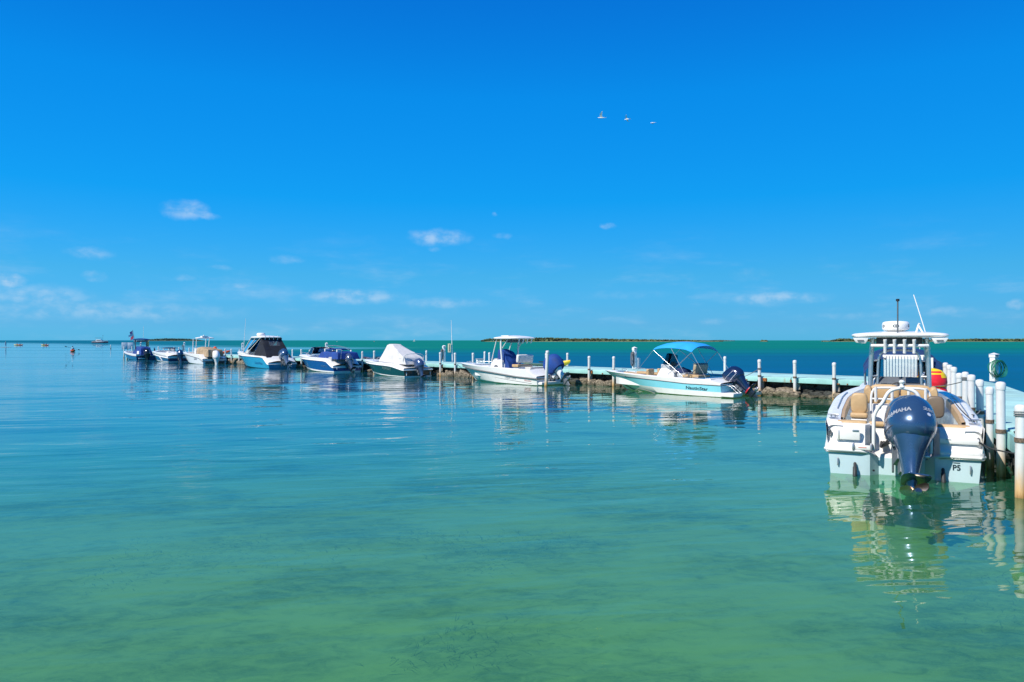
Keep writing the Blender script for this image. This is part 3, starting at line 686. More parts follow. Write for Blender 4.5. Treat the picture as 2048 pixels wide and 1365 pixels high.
class Hull:
    def __init__(s, L, B, zs0, zs1, band=None, boot=None, rake=1.25, zk=-.38, ch0=.0, ch1=None, pw=1.7, full=.36, sag=0.0, drop=0.0, dq=.14):
        s.drop, s.dq = drop, dq
        s.L, s.B, s.zs0, s.zs1, s.rake, s.zk, s.pw, s.full, s.sag = L, B, zs0, zs1, rake, zk, pw, full, sag
        s.ch0 = ch0; s.ch1 = ch1 if ch1 is not None else zs1*.28
        s.band = band or (lambda q: s.zs(q)-.10); s.boot = boot or (lambda q: lerp(s.ch0+.06, s.ch1, q**2.2)+.03)
    def zs(s, q): return lerp(s.zs0, s.zs1, q**s.pw)-s.sag*math.sin(math.pi*q)-s.drop*(1-sstep(.015, s.dq, q))
    def zc(s, q): return lerp(s.ch0, s.ch1, q**2.4)
    def ys(s, q):
        t = max(0, (q-s.full)/(1-s.full)); return max(s.B/2*(1-t**2.7)*(.95+.05*min(1, q/.25)), 0)
    def yc(s, q): return s.ys(q)*lerp(.93, .52, q**3)
    def pt(s, q, w, side=1):
        """w: 0 at the chine, 1 at the sheer"""
        x = q*s.stem(lerp(s.ch1, s.zs1, w))
        fl = 1+.05*q*q
        y = lerp(s.yc(q), s.ys(q), w**fl) if w > 0 else s.yc(q)
        return (x, side*y, lerp(s.zc(q), s.zs(q), w))
    def stem(s, z): return s.L-s.rake*1.25*(max(0, s.zs1-z)/(s.zs1-s.zk))**.92
    def keel(s, q):
        ze = s.ch1*.35; z = lerp(s.zk, ze, max(0, (q-.45)/.55)**2.0); return (q*s.stem(ze), 0, z)
    def w_of(s, q, z): return max(.015, min(.985, (z-s.zc(q))/(s.zs(q)-s.zc(q))))
    def side_pt(s, x, z, off=0.0):
        q = min(.999, x/s.stem(z)); p = s.pt(q, s.w_of(q, z)); return (x, p[1]+off, z)
    def build(s, root, side, bottom=None, top=None, deck=None, floor=.12, qa=.06, qb=.55, cap=.20, rail=None, rail_r=.022, rail_at='band', coaming=.03, N=46, crown=.05, fore_drop=0.0, bulk=None):
        qs = [i/N for i in range(N+1)]
        def strip(name, m, wfun, n):
            rows = []
            for q in qs:
                a, b = wfun(q); port = [s.pt(q, lerp(a, b, k/n)) for k in range(n+1)]; rows.append(port)
            mb = MB(); mb.sheet(rows); mb.sheet([[(x, -y, z) for x, y, z in r] for r in rows])
            st = rows[0]; mb.sheet([[(x, y*f, z) for f in (1, .5, 0, -.5, -1)] for x, y, z in st])
            return mb.build(name, m, root, sharp=50), mb
        wb = lambda q: s.w_of(q, s.boot(q)); wt = lambda q: s.w_of(q, s.band(q))
        s.side_obj, s.side_mb = strip('hull_side', side, lambda q: (wb(q), max(wt(q), wb(q)+.01)), 6)
        strip('topside', top or WHITE, lambda q: (max(wt(q), wb(q)+.01), 1.0), 4)
        rows = []
        for q in qs:
            k = s.keel(q); c = s.pt(q, 0); b2 = s.pt(q, wb(q)); rows.append([k, tuple(lerp(k[i], c[i], .5) for i in range(3)), c, b2])
        mb = MB(); mb.sheet(rows); mb.sheet([[(x, -y, z) for x, y, z in r] for r in rows]); r0 = rows[0]
        mb.sheet([[(x, y*f, z) for f in (1, 0, -1)] for x, y, z in r0]); mb.build('hull_bottom', bottom or WHITE, root, sharp=50)
        if rail:
            mb = MB(); f = wt if rail_at == 'band' else (lambda q: .985)
            P = [Vector(s.pt(q, f(q))) for q in qs]
            for p in P: p.y += rail_r*.6
            path = [Vector((p.x, p.y, p.z)) for p in P]+[Vector((p.x, -p.y, p.z)) for p in reversed(P)]
            mb.tube([p+Vector((.012, 0, 0)) if i == len(P) else p for i, p in enumerate(path)], rail_r, 6); 
            a, c = path[0], path[-1]; mb.tube([a+Vector((-rail_r*.5, 0, 0)), c+Vector((-rail_r*.5, 0, 0))], rail_r, 6); mb.build('rub_rail', rail, root)
        # gunwale cap, cockpit and foredeck as one liner
        rows = []
        def sec(q, open_):
            x, y, z = s.pt(q, 1.0); yi = max(y-cap, .015); zc_ = z+coaming*min(1, (1-q)*12)
            if open_: return [(x,y,z),(x,max(y-.05,.01),zc_),(x,yi,zc_),(x,yi*.97,floor),(x,yi*.5,floor),(x,-yi*.5,floor),(x,-yi*.97,floor),(x,-yi,zc_),(x,-max(y-.05,.01),zc_),(x,-y,z)]
            cr = crown*y; return [(x,y,z),(x,max(y-.05,.01),zc_),(x,yi,zc_+cr*.25),(x,yi*.97,zc_+cr*.3-fore_drop),(x,yi*.5,zc_+cr*.8-fore_drop),(x,-yi*.5,zc_+cr*.8-fore_drop),(x,-yi*.97,zc_+cr*.3-fore_drop),(x,-yi,zc_+cr*.25),(x,-max(y-.05,.01),zc_),(x,-y,z)]
        for q in [0, qa*.25, qa*.5, qa*.75, qa-.001]: rows.append(sec(q, False))
        nq = 20
        for i in range(nq+1): rows.append(sec(qa+(qb-qa)*(i/nq)**1.6, True))
        for i in range(10): rows.append(sec(lerp(qb+.001, .9995, i/9), False))
        MB().sheet(rows).build('deck_liner', deck or WHITE, root, sharp=45)
        return s
    def letter(s, root, txt, size, m, x, z, squash=1.0, shear=0.0, slope=0.0, bold=0.0):
        """lettering on the port side"""
        bvh = BVHTree.FromPolygons([Vector(p) for p in s.side_mb.v], s.side_mb.f)
        M = facing((x, 5, z), (0, 1, 0)) @ Matrix.Rotation(slope, 4, 'Z')
        o = text('lettering', txt, size, m, root, M, squash, shear, bold)
        for v in o.data.vertices:
            h = bvh.ray_cast(Vector((v.co.x, 5, v.co.z)), Vector((0, -1, 0)))
            v.co.y = (h[0].y if h[0] else s.side_pt(x, z)[1])+.006
        return o

def outboard(root, x, y, z, S=1.0, tilt=20, steer=0, cowl=MOTORBLUE, mid=MOTORBLUE, low=None, stripe=None, name_txt=None, num_txt=None, txt_m=None, cover=None, prop=None, detail=True, wide=1.0):
    """outboard motor hung on the transom at (x, y, z): aft is -x; tilt swings the leg up aft, steer turns it"""
    T = Matrix.Translation((x, y, z)) @ Matrix.Rotation(R(tilt), 4, 'Y') @ Matrix.Rotation(R(steer), 4, 'Z') @ Matrix.Diagonal((S, S*wide, S, 1))
    def fix(mb): mb.v = [tuple(T @ Vector(p)) for p in mb.v]; return mb
    low = low or mid
    # cowling: widest low down, shoulders rounding to a humped crown, ridge along the back
    spec = [(-.15,.19,.24,-.43),(-.09,.245,.33,-.42),(.0,.290,.395,-.405),(.08,.306,.42,-.40),(.18,.308,.425,-.395),(.30,.300,.415,-.385),(.42,.286,.395,-.37),(.52,.268,.368,-.352),(.60,.238,.33,-.335),(.655,.190,.275,-.325),(.685,.125,.19,-.32),(.695,.05,.08,-.315)]
    rings = []
    for (zz, a, b, cx) in spec:
        r = super_ring(zz, a, b, cx, 2.9, 32, tilt=.02+.16*sstep(0, .65, zz))
        rings.append([(px-(.11*max(0, 1-abs(py)/a)*min(1, (cx-px)/(b*.6)) if px < cx else 0), py*(1-.10*sstep(cx+b*.2, cx+b, px)), pz) for px, py, pz in r])
    raw = MB().loft(rings); bvh = BVHTree.FromPolygons([Vector(p) for p in raw.v], raw.f)
    c = fix(MB().loft(rings)); cowl_o = c.build('outboard_motor', cover or cowl, root, sharp=60)
    par = cowl_o
    b = MB(); sp = [(-.09,.235,.28,-.50),(-.18,.205,.245,-.50),(-.30,.165,.20,-.475),(-.46,.130,.168,-.445),(-.62,.104,.150,-.42),(-.74,.092,.146,-.405),(-.80,.09,.15,-.40)]
    fix(b.loft([[(px-(.03*math.exp(-(py/.05)**2) if px < cx else 0), py, pz) for px, py, pz in super_ring(zz, a, bb, cx, 2.4, 28, tilt=.1)] for zz, a, bb, cx in sp])).build('midsection', mid, par, sharp=60)
    if detail:
        b = MB(); fix(b.loft([super_ring(.030, .300, .408, -.403, 2.9, 32, tilt=.03), super_ring(.043, .302, .411, -.403, 2.9, 32, tilt=.03)], cap0=False, cap1=False)).build('seam', RUBBER, par)
        b = MB(); b.box((-.10, 0, -.22), (.30, .26, .26)); fix(b).build('engine_pan', GREYPART if mid is not MOTORWHITE else MOTORWHITE, par, bev=.03)
    # anti-ventilation plate, gear case, skeg
    b = MB(); pl = [(-.12,.03),(-.2,.085),(-.36,.115),(-.55,.155),(-.70,.175),(-.80,.165),(-.86,.12)]
    b.loft([[(px, -w, -.822),(px, w, -.822),(px, w, -.800),(px, -w, -.800)] for px, w in pl]); fix(b).build('ventilation_plate', low, par, bev=.006)
    b = MB(); b.loft([super_ring(-.81, .075, .21, -.42, 2.0, 20), super_ring(-.90, .050, .185, -.40, 2.0, 20), super_ring(-1.02, .045, .17, -.385, 2.0, 20), super_ring(-1.10, .030, .15, -.38, 2.0, 20), super_ring(-1.24, .012, .10, -.40, 2.0, 20), super_ring(-1.36, .008, .05, -.45, 2.0, 20)])
    b.lathe([(.004, .0), (.03, .03), (.055, .10), (.068, .20), (.070, .34), (.062, .44), (.056, .50)], 16, Matrix.Translation((-.12, 0, -1.06)) @ Matrix.Rotation(R(-90), 4, 'Y'))
    fix(b).build('gear_case', low, par, sharp=55)
    pm = prop or CHROME
    b = MB(); b.lathe([(.055, 0), (.058, .04), (.055, .17), (.040, .20), (.0, .20)], 16, Matrix.Translation((-.62, 0, -1.06)) @ Matrix.Rotation(R(-90), 4, 'Y'))
    fix(b); pr = b.build('propeller', pm, par)
    for k in range(3):
        b = MB(); A = Matrix.Translation((-.71, 0, -1.06)) @ Matrix.Rotation(R(120*k+35), 4, 'X'); rows = []
        for i in range(6):
            t = i/5; r = .05+.155*t; w = .085*math.sin(math.pi*min(.92, .22+.62*t)); pitch = R(62-26*t)
            rows.append([A @ Vector((w*u*math.cos(pitch)*1.0-.02*t, w*u*math.sin(pitch), r)) for u in (-1, -.4, .4, 1)])
        b.sheet(rows, .006); fix(b).build('propeller_blade', pm, par)
    # clamp bracket on the transom: swings with neither tilt nor steering
    b = MB(); T2 = Matrix.Translation((x, y, z)) @ Matrix.Diagonal((S, S, S, 1))
    for sy in (-1, 1):
        b.loft([[(.01, sy*.13, .05), (-.06, sy*.13, .07), (-.15, sy*.13, -.02), (-.12, sy*.13, -.42), (.01, sy*.13, -.46)], [(.01, sy*.165, .05), (-.06, sy*.165, .07), (-.15, sy*.165, -.02), (-.12, sy*.165, -.42), (.01, sy*.165, -.46)]])
    b.v = [tuple(T2 @ Vector(p)) for p in b.v]; b.build('clamp_bracket', GREYPART, par, bev=.008)
    b = MB(); b.tube([(-.10, -.17, .0), (-.10, .17, .0)], .03, 10); b.v = [tuple(T2 @ Vector(p)) for p in b.v]; b.build('tilt_tube', CHROME, par)
    b = MB(); b.box((-.15, 0, -.30), (.16, .18, .52)); fix(b).build('swivel_block', GREYPART, par, bev=.02)
    tm = txt_m or SILVER
    def decal(txt, size, pos, nrm, up, squash, shear=0.0, bold=0.0, roll=0.0):
        M = facing(pos, nrm, up, roll); o = text('lettering', txt, size, tm, par, M, squash, shear, bold); n = Vector(nrm).normalized()
        for v in o.data.vertices:
            h = bvh.ray_cast(v.co+n*.6, -n)
            p = (h[0] if h[0] else v.co)+n*.006; v.co = T @ p
        return o
    if name_txt:
        decal(name_txt, .10, (-.72, .20, .24), (-1, .72, .05), (0, 0, 1), .92, 0, .003, R(5))
        decal(name_txt, .105, (-.45, -.33, .26), (-.10, -1, .05), (0, 0, 1), 1.0, 0, .003, R(-4))
    if num_txt:
        decal(num_txt, .085, (-.84, -.15, .30), (-1, -.45, .10), (0, 0, 1), 1.5, .15, .004)
        M_ = facing((-.80, -.10, .20), (-1, -.6, .05)); b = MB(); b.lathe([(.028, 0), (.030, .004), (.0, .006)], 16); hits = []
        for p in b.v:
            w_ = M_ @ Vector(p); n_ = Vector((-1, -.6, .05)).normalized(); h_ = bvh.ray_cast(w_+n_*.6, -n_); hits.append(tuple(T @ ((h_[0] if h_[0] else w_)+n_*(.003+p[2]))))
        b.v = hits; b.build('round_badge', SILVER, par)
    if stripe:
        for k, (zz, th) in enumerate(stripe['z']):
            def rg(zv):
                for (s0, s1) in zip(spec, spec[1:]):
                    if s0[0] <= zv <= s1[0]:
                        f = (zv-s0[0])/(s1[0]-s0[0]); a, bb, cx = (lerp(s0[i], s1[i], f) for i in (1, 2, 3)); return super_ring(zv, a+.005, bb+.005, cx, 2.9, 32, tilt=.02+.16*sstep(0, .65, zv))
            b = MB(); r0, r1 = rg(zz), rg(zz+th); keep = range(3, 13)
            b.sheet([[r0[i] for i in keep], [r1[i] for i in keep]]); b.sheet([[r0[32-i] for i in keep], [r1[32-i] for i in keep]]); fix(b).build('stripe', stripe['m'], par)
    return cowl_o, T, bvh

def hardtop(root, x0, x1, w, z, th=.07, m=WHITE, crown=.06, name='hardtop', cy=0.0, edge=.06):
    rings = []; n = 12
    prof = [(-th/2, .93), (-th*.3, .985), (0, 1.0), (th*.3, .985), (th/2, .93)]
    cx, hl = (x0+x1)/2, (x1-x0)/2
    for dz, f in prof: rings.append(super_ring(z+dz, (w/2)*f, hl*f, cx, 5.0, 40, cy))
    b = MB(); b.loft(rings, cap0=False, cap1=False)
    for sgn, zz in ((-1, z-th/2), (1, z+th/2)):
        rr = [super_ring(zz+(crown*(1-k*k) if sgn > 0 else crown*.5*(1-k*k)), (w/2)*.93*k, hl*.93*k, cx, 5.0, 40, cy) for k in (1, .8, .55, .3, .02)]
        b.loft(rr, cap0=False, cap1=True)
    return b.build(name, m, root, sharp=50)
def pipe(root, name, ctrl, r, m=PIPE, n=5, sides=10, smooth_=True):
    return MB().tube(curve_pts(ctrl, n) if smooth_ and len(ctrl) > 2 else ctrl, r, sides).build(name, m, root)
def pipes(root, name, lists, r, m=PIPE, n=5):
    for c in lists: pipe(root, name, c, r, m, n)
def pad(root, name, c, w, h, th, m=TAN, p=3.6, lean=0.0):
    """a rounded upholstered back: width across y, height, thickness along x"""
    rings = []
    for dx, f in ((-.5, .80), (-.42, .93), (-.25, 1.0), (.25, 1.0), (.42, .93), (.5, .80)):
        rings.append([(c[0]+dx*th-lean*q[0], c[1]+q[1], c[2]+q[0]) for q in [(y[0], y[1]) for y in super_ring(0, w/2*f, h/2*f, 0, p, 32)]])
    return MB().loft(rings).build(name, m, root, sharp=60)
def cushion(root, name, c, size, m=TAN, M=None, bev=.04):
    b = MB(); b.box(c, size, M); return b.build(name, m, root, bev=min(bev, min(size)*.45), seg=3)
def wedge(root, name, pts, y0, y1, m, bev=.03):
    """a side profile of (x, z) points pulled across from y0 to y1"""
    b = MB(); b.loft([[(x, y0, z) for x, z in pts], [(x, y1, z) for x, z in pts]]); return b.build(name, m, root, bev=bev, seg=3)
def steering_wheel(root, c, r=.19):
    A = Matrix.Translation(c) @ Matrix.Rotation(R(-65), 4, 'Y')
    b = MB(); b.tube([A @ Vector((r*math.cos(k*.3142), r*math.sin(k*.3142), 0)) for k in range(20)], .014, 6, closed=True)
    for k in range(3): b.tube([A @ Vector((0, 0, -.03)), A @ Vector((r*math.cos(k*2.094), r*math.sin(k*2.094), 0))], .010, 5)
    b.build('steering_wheel', BLACK, root)
def cleat(root, c, rz=0.0, s=1.0):
    A = Matrix.Translation(c) @ Matrix.Rotation(rz, 4, 'Z'); b = MB()
    b.tube([A @ Vector((-.10*s, 0, .045*s)), A @ Vector((-.05*s, 0, .05*s)), A @ Vector((.05*s, 0, .05*s)), A @ Vector((.10*s, 0, .045*s))], .012*s, 6)
    for k in (-.035, .035): b.tube([A @ Vector((k*s, 0, 0)), A @ Vector((k*s, 0, .05*s))], .011*s, 6)
    b.build('cleat', CHROME, root)
def seat_post(root, c, h, m=WHITE):
    b = MB(); b.box((c[0], c[1], c[2]+h/2), (.42, .5, h)); b.build('seat_base', m, root, bev=.03)
def cloth_noise(p, k, s=3.0): return noise.noise(Vector(p)*s)*k
def drape(root, name, rings, m, amp=.03, fr=4.0, thick=0.0):
    """a canvas cover lofted through closed outlines, with folds"""
    out = []
    for r in rings:
        out.append([(x+amp*noise.noise((x*fr, y*fr, z*fr*.35)), y+amp*noise.noise((y*fr+9, x*fr, z*fr*.35)), z+amp*.4*noise.noise((x*fr, y*fr+5, z*fr))) for x, y, z in r])
    return MB().loft(out, cap0=False).build(name, m, root, sharp=65)
def poly_ring(pts, n=32):
    """resample a closed polygon to n points"""
    P = [Vector(p) for p in pts]; m = n//len(P); out = []
    for i in range(len(P)):
        for k in range(m): out.append(P[i].lerp(P[(i+1) % len(P)], k/m))
    return out
def blend_rings(a, b, n): return [[p.lerp(q, k/n) for p, q in zip(a, b)] for k in range(n+1)]
# ------------------------------------------------------------------ the big centre console in front
PALEBLUE = mat('pale_blue_hull', (.50, .66, .70), .25, var=.03, vscale=2, coat=.3)
def hero():
    yaw = math.atan2(.893, .45)
    root = empty('motorboat', (6.79, 12.89, 0), yaw)
    L, B = 7.2, 2.58
    H = Hull(L, B, .92, 1.34, band=lambda q: lerp(.40, .88, q**1.5), boot=lambda q: lerp(.03, .62, q**2.4), rake=1.3, ch0=-.03, pw=1.5, full=.42)
    def strip(name, m, z0, z1, n=5):
        N = 34; rows = []
        for i in range(N+1):
            q = i/N; a, b = H.w_of(q, z0(q)) if z0 else 0, H.w_of(q, z1(q)) if z1 else 1.0
            rows.append([H.pt(q, lerp(a, b, k/n)) for k in range(n+1)])
        mb = MB(); mb.sheet(rows); mb.sheet([[(x, -y, z) for x, y, z in r] for r in rows]); mb.build(name, m, root, sharp=50); return rows
    r1 = strip('hull_side', PALEBLUE, lambda q: H.boot(q), lambda q: H.band(q)-.0)
    r2 = strip('topside', WHITE, lambda q: H.band(q), None)
    rows = []
    for i in range(35):
        q = i/34; k = H.keel(q); c = H.pt(q, 0); b2 = H.pt(q, H.w_of(q, H.boot(q))); rows.append([k, c, b2])
    mb = MB(); mb.sheet(rows); mb.sheet([[(x, -y, z) for x, y, z in r] for r in rows]); mb.build('hull_bottom', PALEBLUE, root)
    # transom below the rail: pale blue, the motor well recessed between two faceted buttresses
    yb = r1[0][0][1]; yt = r1[0][-1][1]; wl = .45
    def face(y0, y1, z0a, z0b, z1a, z1b, x0=0.0, x1=0.0): return [[(x0, y0, z0a), (x0, y0, z1a)], [(x1, y1, z0b), (x1, y1, z1b)]]
    b = MB()
    for s in (1, -1):
        b.sheet([[(-.0, s*yb, .03), (0, s*yt, .41)], [(0, s*.62, -.22), (0, s*.62, .41)], [(.03, s*.50, -.28), (.03, s*.50, .39)], [(.22, s*.36, -.33), (.22, s*.36, .30)], [(.22, 0, -.38), (.22, 0, .30)]])
        b.sheet([[(0, s*yb, .03), (0, s*H.yc(0), -.03)], [(0, s*.62, -.22), (0, s*.62, -.23)]])
    b.build('transom', PALEBLUE, root, sharp=20)
    # white upper transom: two tall boxes either side of the splash well
    for s in (1, -1):
        ys = H.ys(0)
        b = MB()
        # outer face from rail up to bolster, stepping forward a little; rounded quarter
        prof = [(-.025, .41), (-.045, .47), (-.03, .53), (.04, .58), (.07, .68), (.09, .80), (.16, .88), (.30, .90)]
        cols = []
        for (yy, dx) in [(H.ys(.09)+.012, .62), (ys+.02, .24), (ys-.015, .07), (ys-.10, .0), (.80, 0), (.66, 0), (.58, .02)]:
            cols.append([(x+dx*(1 if z > .5 else .6), s*(yy-(.06*(z-.41) if yy > 1.0 else 0)), z) for x, z in prof])
        b.sheet(cols)
        if s == 1: b.sheet([[(x+.02, .58, z) for x, z in prof], [(x*.3+.25, .50, z-.04 if z < .5 else z) for x, z in prof]])
        else: b.sheet([[(x+.02, -.58, z) for x, z in prof], [(x*.3+.25, -.50, z-.04 if z < .5 else z) for x, z in prof]])
        b.build('stern_quarter', WHITE, root, sharp=40)
        # moulded lower lip over the rail
        b = MB(); b.tube([(.10, s*(ys+.012), .43), (-.035, s*(ys-.05), .43), (-.045, s*.66, .43), (.03, s*.53, .40), (.20, s*.42, .34)], .026, 8); b.build('stern_lip', WHITE, root)
        b = MB(); b.tube([(.12, s*(ys+.02), .395), (-.03, s*(ys-.03), .395), (-.035, s*.66, .395), (.035, s*.55, .37)], .013, 6); b.build('rail_insert', CHROME, root)
    b = MB(); b.sheet([[(.22, -.36, .30), (.22, .36, .30)], [(.24, -.42, .36), (.24, .42, .36)], [(.50, -.48, .40), (.50, .48, .40)], [(.56, -.50, .74), (.56, .50, .74)], [(.62, -.52, .84), (.62, .52, .84)]]); b.build('splash_well', WHITE, root, sharp=30)
    # rub rail along the sides
    for s in (1, -1):
        P = [Vector(H.pt(i/30, H.w_of(i/30, H.band(i/30)))) for i in range(31)]
        b = MB(); b.tube([Vector((p.x, s*(p.y+.012), p.z)) for p in P], .03, 8); b.build('rub_rail', WHITE, root)
    # gunwales, cockpit liner
    rows = []
    def sec(q, open_):
        x, y, z = H.pt(q, 1.0); cap = lerp(.24, .30, q); yi = max(y-cap, .02); cz = z+.03
        if open_: return [(x,y,z),(x,y-.04,cz),(x,y-.10,cz+.012),(x,yi,cz+.004),(x,yi-.02,.55),(x,yi-.02,.30),(x,-yi+.02,.30),(x,-yi+.02,.55),(x,-yi,cz+.004),(x,-y+.10,cz+.012),(x,-y+.04,cz),(x,-y,z)]
        y2 = max(y-.10, .01); return [(x,y,z),(x,max(y-.04,.012),cz),(x,y2,cz+.012),(x,yi,cz+.02),(x,yi*.9,cz+.03),(x,yi*.3,cz+.04),(x,-yi*.3,cz+.04),(x,-yi*.9,cz+.03),(x,-yi,cz+.02),(x,-y2,cz+.012),(x,-max(y-.04,.012),cz),(x,-y,z)]
    for s in (1, -1):   # gunwale running aft to the rounded stern quarter
        g = []
        for k in range(9):
            q = lerp(.012, .0855, k/8); c = sec(q, True)[:5]; dip = .10*(1-k/8)**2; g.append([(x, s*(y-.04*(1-k/8)**2), z-(dip if j < 4 else 0)) for j, (x, y, z) in enumerate(c)])
        MB().sheet(g).build('stern_gunwale', WHITE, root, sharp=45)
    for i in range(27): rows.append(sec(lerp(.085, .90, i/26), True))
    for i in range(8): rows.append(sec(lerp(.901, .999, i/7), False))
    MB().sheet(rows).build('deck_liner', WHITE, root, sharp=42)
    for s in (1, -1):   # flush hatches and cup holders along the gunwale top
        for (x, w) in ((.36, .16), (.62, .13), (.78, .14)):
            q = x/L; z = H.zs(q)+.036; b = MB(); b.box((x, s*(H.ys(q)-.13), z+.003), (.035, w, .012)); b.build('rod_holder_slot', DKGREY, root, bev=.004)
        q0, q1 = .10, .62
        P = [Vector((lerp(q0, q1, k/14)*L, s*(H.ys(lerp(q0, q1, k/14))-.17), H.zs(lerp(q0, q1, k/14))+.055)) for k in range(15)]
        if s == 1: MB().tube(P[4:], .012, 6).build('hand_rail', CHROME, root)
        else: MB().tube(P[2:], .012, 6).build('hand_rail', CHROME, root)
        # coaming bolsters inside
        rows = []
        for k in range(17):
            q = lerp(.085, .56, k/16); x, y, z = H.pt(q, 1.0); yi = y-lerp(.24, .30, q)-.012; rows.append([(x, s*(yi+.005), z+.03), (x, s*(yi-.05), z+.02), (x, s*(yi-.055), z-.14), (x, s*(yi-.01), z-.17)])
        MB().sheet(rows).build('coaming_bolster', TAN, root)
        cushion(root, 'stern_bolster', (.36, s*.80, .885), (.20, .50, .10), TAN, bev=.04)
        b = MB(); b.box((.52, s*.80, .55), (.30, .66, .62)); b.build('stern_locker', WHITE, root, bev=.03)
    cushion(root, 'stern_bolster', (.62, 0, .86), (.16, 1.05, .09), TAN, bev=.035)
    # transom details
    b = MB(); b.box((-.012, .86, .72), (.05, .40, .20)); b.build('locker_hatch', WHITE, root, bev=.015)
    b = MB(); b.box((-.04, .73, .79), (.02, .10, .03)); b.build('hatch_latch', CHROME, root, bev=.005)
    b = MB(); b.box((.02, -.86, .69), (.04, .58, .10)); b.build('fold_down_seat_edge', WHITE, root, bev=.02)
    b = MB(); b.box((-.002, -.70, .715), (.012, .08, .012)); b.build('badge_strip', GREYWHITE, root)
    b = MB(); b.box((-.045, .62, .50), (.03, .30, .08)); b.build('ladder_door', WHITE, root, bev=.01)
    b = MB(); b.box((-.063, .62, .50), (.004, .13, .014)); b.build('warning_label', mat('faded_red_print', (.65, .25, .2), .6), root)
    for y in (.475, .765): 
        b = MB(); b.tube([(-.05, y, .57), (-.075, y, .53), (-.06, y, .45)], .022, 8); b.build('ladder_hinge', CHROME, root)
    for y, z in ((1.15, .72), (-1.14, .70)):
        b = MB(); b.lathe([(.042, 0), (.042, .008), (.03, .012), (.022, .004), (.0, .002)], 16, Matrix.Translation((.045, y, z)) @ Matrix.Rotation(R(-90), 4, 'Y') @ Matrix.Diagonal((1.5, .7, 1, 1))); b.build('stern_hawse', DKGREY, root)
    b = MB(); b.tube([(.0, 1.0, .60), (-.03, 1.0, .64), (-.03, 1.0, .78), (.0, 1.0, .82)], .014, 6); b.build('grab_handle', CHROME, root)
    for y in (.74, -.62):
        A = Matrix.Translation((-.09, y, .10)) @ Matrix.Rotation(R(30), 4, 'Y')
        b = MB(); b.lathe([(.028, -.13), (.034, -.12), (.034, .05), (.026, .06), (.026, .12), (.015, .14), (0, .14)], 12, A); b.build('trim_tab_ram', RUBBER, root)
        b = MB(); b.box((-.16, y, -.06), (.30, .30, .012)); b.build('trim_tab', CHROME, root)
    b = MB(); b.lathe([(.012, 0), (.02, .01), (.0, .015)], 10, Matrix.Translation((-.012, .27+.17, .10)) @ Matrix.Rotation(R(-90), 4, 'Y')); b.build('drain_plug', BLACK, root)
    for y, z in ((1.02, .22), (-1.02, .22)):
        b = MB(); b.tube([(-.02, y, z+.07), (-.04, y, z+.03), (-.025, y, z-.07)], .012, 6); b.build('ski_tow_eye', CHROME, root)
    text('lettering', 'P5', .13, INK, root, facing((-.006, -.82, .24), (-1, 0, 0)), .95, 0, .003)
    b = MB(); b.box((-.006, -.82, .325), (.004, .10, .012)); b.build('lettering_bar', INK, root)
    b = MB(); b.box((-.05, -.38, .40), (.03, .10, .045)); b.build('rail_end_cap', CHROME, root, bev=.008)
    # ski arch over the splash well
    zt = 1.56
    pipe(root, 'tow_arch', [(-.0, .44, .46), (.0, .44, .80), (.0, .43, 1.06), (.0, .36, 1.22), (.0, .30, 1.30), (.0, .20, 1.49), (.0, .06, zt), (0, -.06, zt), (0, -.22, 1.49), (.0, -.30, 1.30), (0, -.36, 1.22), (.0, -.43, 1.06), (.0, -.44, .80), (0, -.44, .46)], .031, PIPE, 5)
    b = MB(); b.lathe([(.05, 0), (.05, .015), (.028, .03), (.028, .06), (.045, .08), (.048, .10), (.03, .125), (0, .13)], 14, Matrix.Translation((0, 0, zt+.02))); b.build('tow_pylon', PIPE, root)
    # leaning post with backrest and rocket launcher rod holders
    b = MB(); b.box((1.72, 0, .72), (.55, 1.0, .90)); b.build('leaning_post_base', WHITE, root, bev=.05)
    b = MB(); b.box((1.45, .22, .72), (.03, .34, .36)); b.build('cooler_door', OFFWHITE, root, bev=.015)
    cushion(root, 'helm_seat', (1.78, 0, 1.22), (.46, 1.06, .14), TAN, bev=.06)
    for y in (.27, -.27): pad(root, 'helm_backrest', (1.62, y, 1.38), .52, .32, .12)
    for s in (1, -1): pad(root, 'seat_bolster', (1.60, s*.56, 1.34), .15, .36, .26, TAN, 2.6)
    pipe(root, 'post_rail', [(1.36, .50, .98), (1.36, .50, 1.28), (1.36, .47, 1.42), (1.36, .38, 1.48), (1.36, 0, 1.49), (1.36, -.38, 1.48), (1.36, -.47, 1.42), (1.36, -.50, 1.28), (1.36, -.50, .98)], .022)
    pipe(root, 'post_rail', [(1.36, .50, 1.27), (1.36, -.50, 1.27)], .018)
    for y in (.42, .14, -.14, -.42):
        b = MB(); b.tube([(1.34, y, 1.22), (1.30, y, 1.50)], .027, 10); b.build('rod_holder', PIPE, root)
    # stern jump seat folded up on the port side
    pad(root, 'jump_seat_back', (.98, .70, 1.20), .29, .40, .12)
    cushion(root, 'jump_seat', (.98, .70, .98), (.34, .30, .10), TAN, bev=.04)
    b = MB(); b.box((.98, .70, .64), (.30, .28, .56)); b.build('seat_base', WHITE, root, bev=.03)
    pad(root, 'jump_seat_back', (.98, -.56, 1.18), .29, .40, .12, mat('brown_seat_shell', (.16, .12, .08), .5))
    # console
    wedge(root, 'console', [(2.45, .30), (2.45, 1.22), (2.62, 1.50), (2.80, 1.62), (3.25, 1.58), (3.62, 1.05), (3.70, .30)], -.48, .48, WHITE, .05)
    b = MB(); b.sheet([[(2.455, -.44, 1.24), (2.455, .44, 1.24)], [(2.60, -.44, 1.49), (2.60, .44, 1.49)], [(2.79, -.44, 1.635), (2.79, .44, 1.635)]], .006); b.build('dash_panel', GREYPART, root)
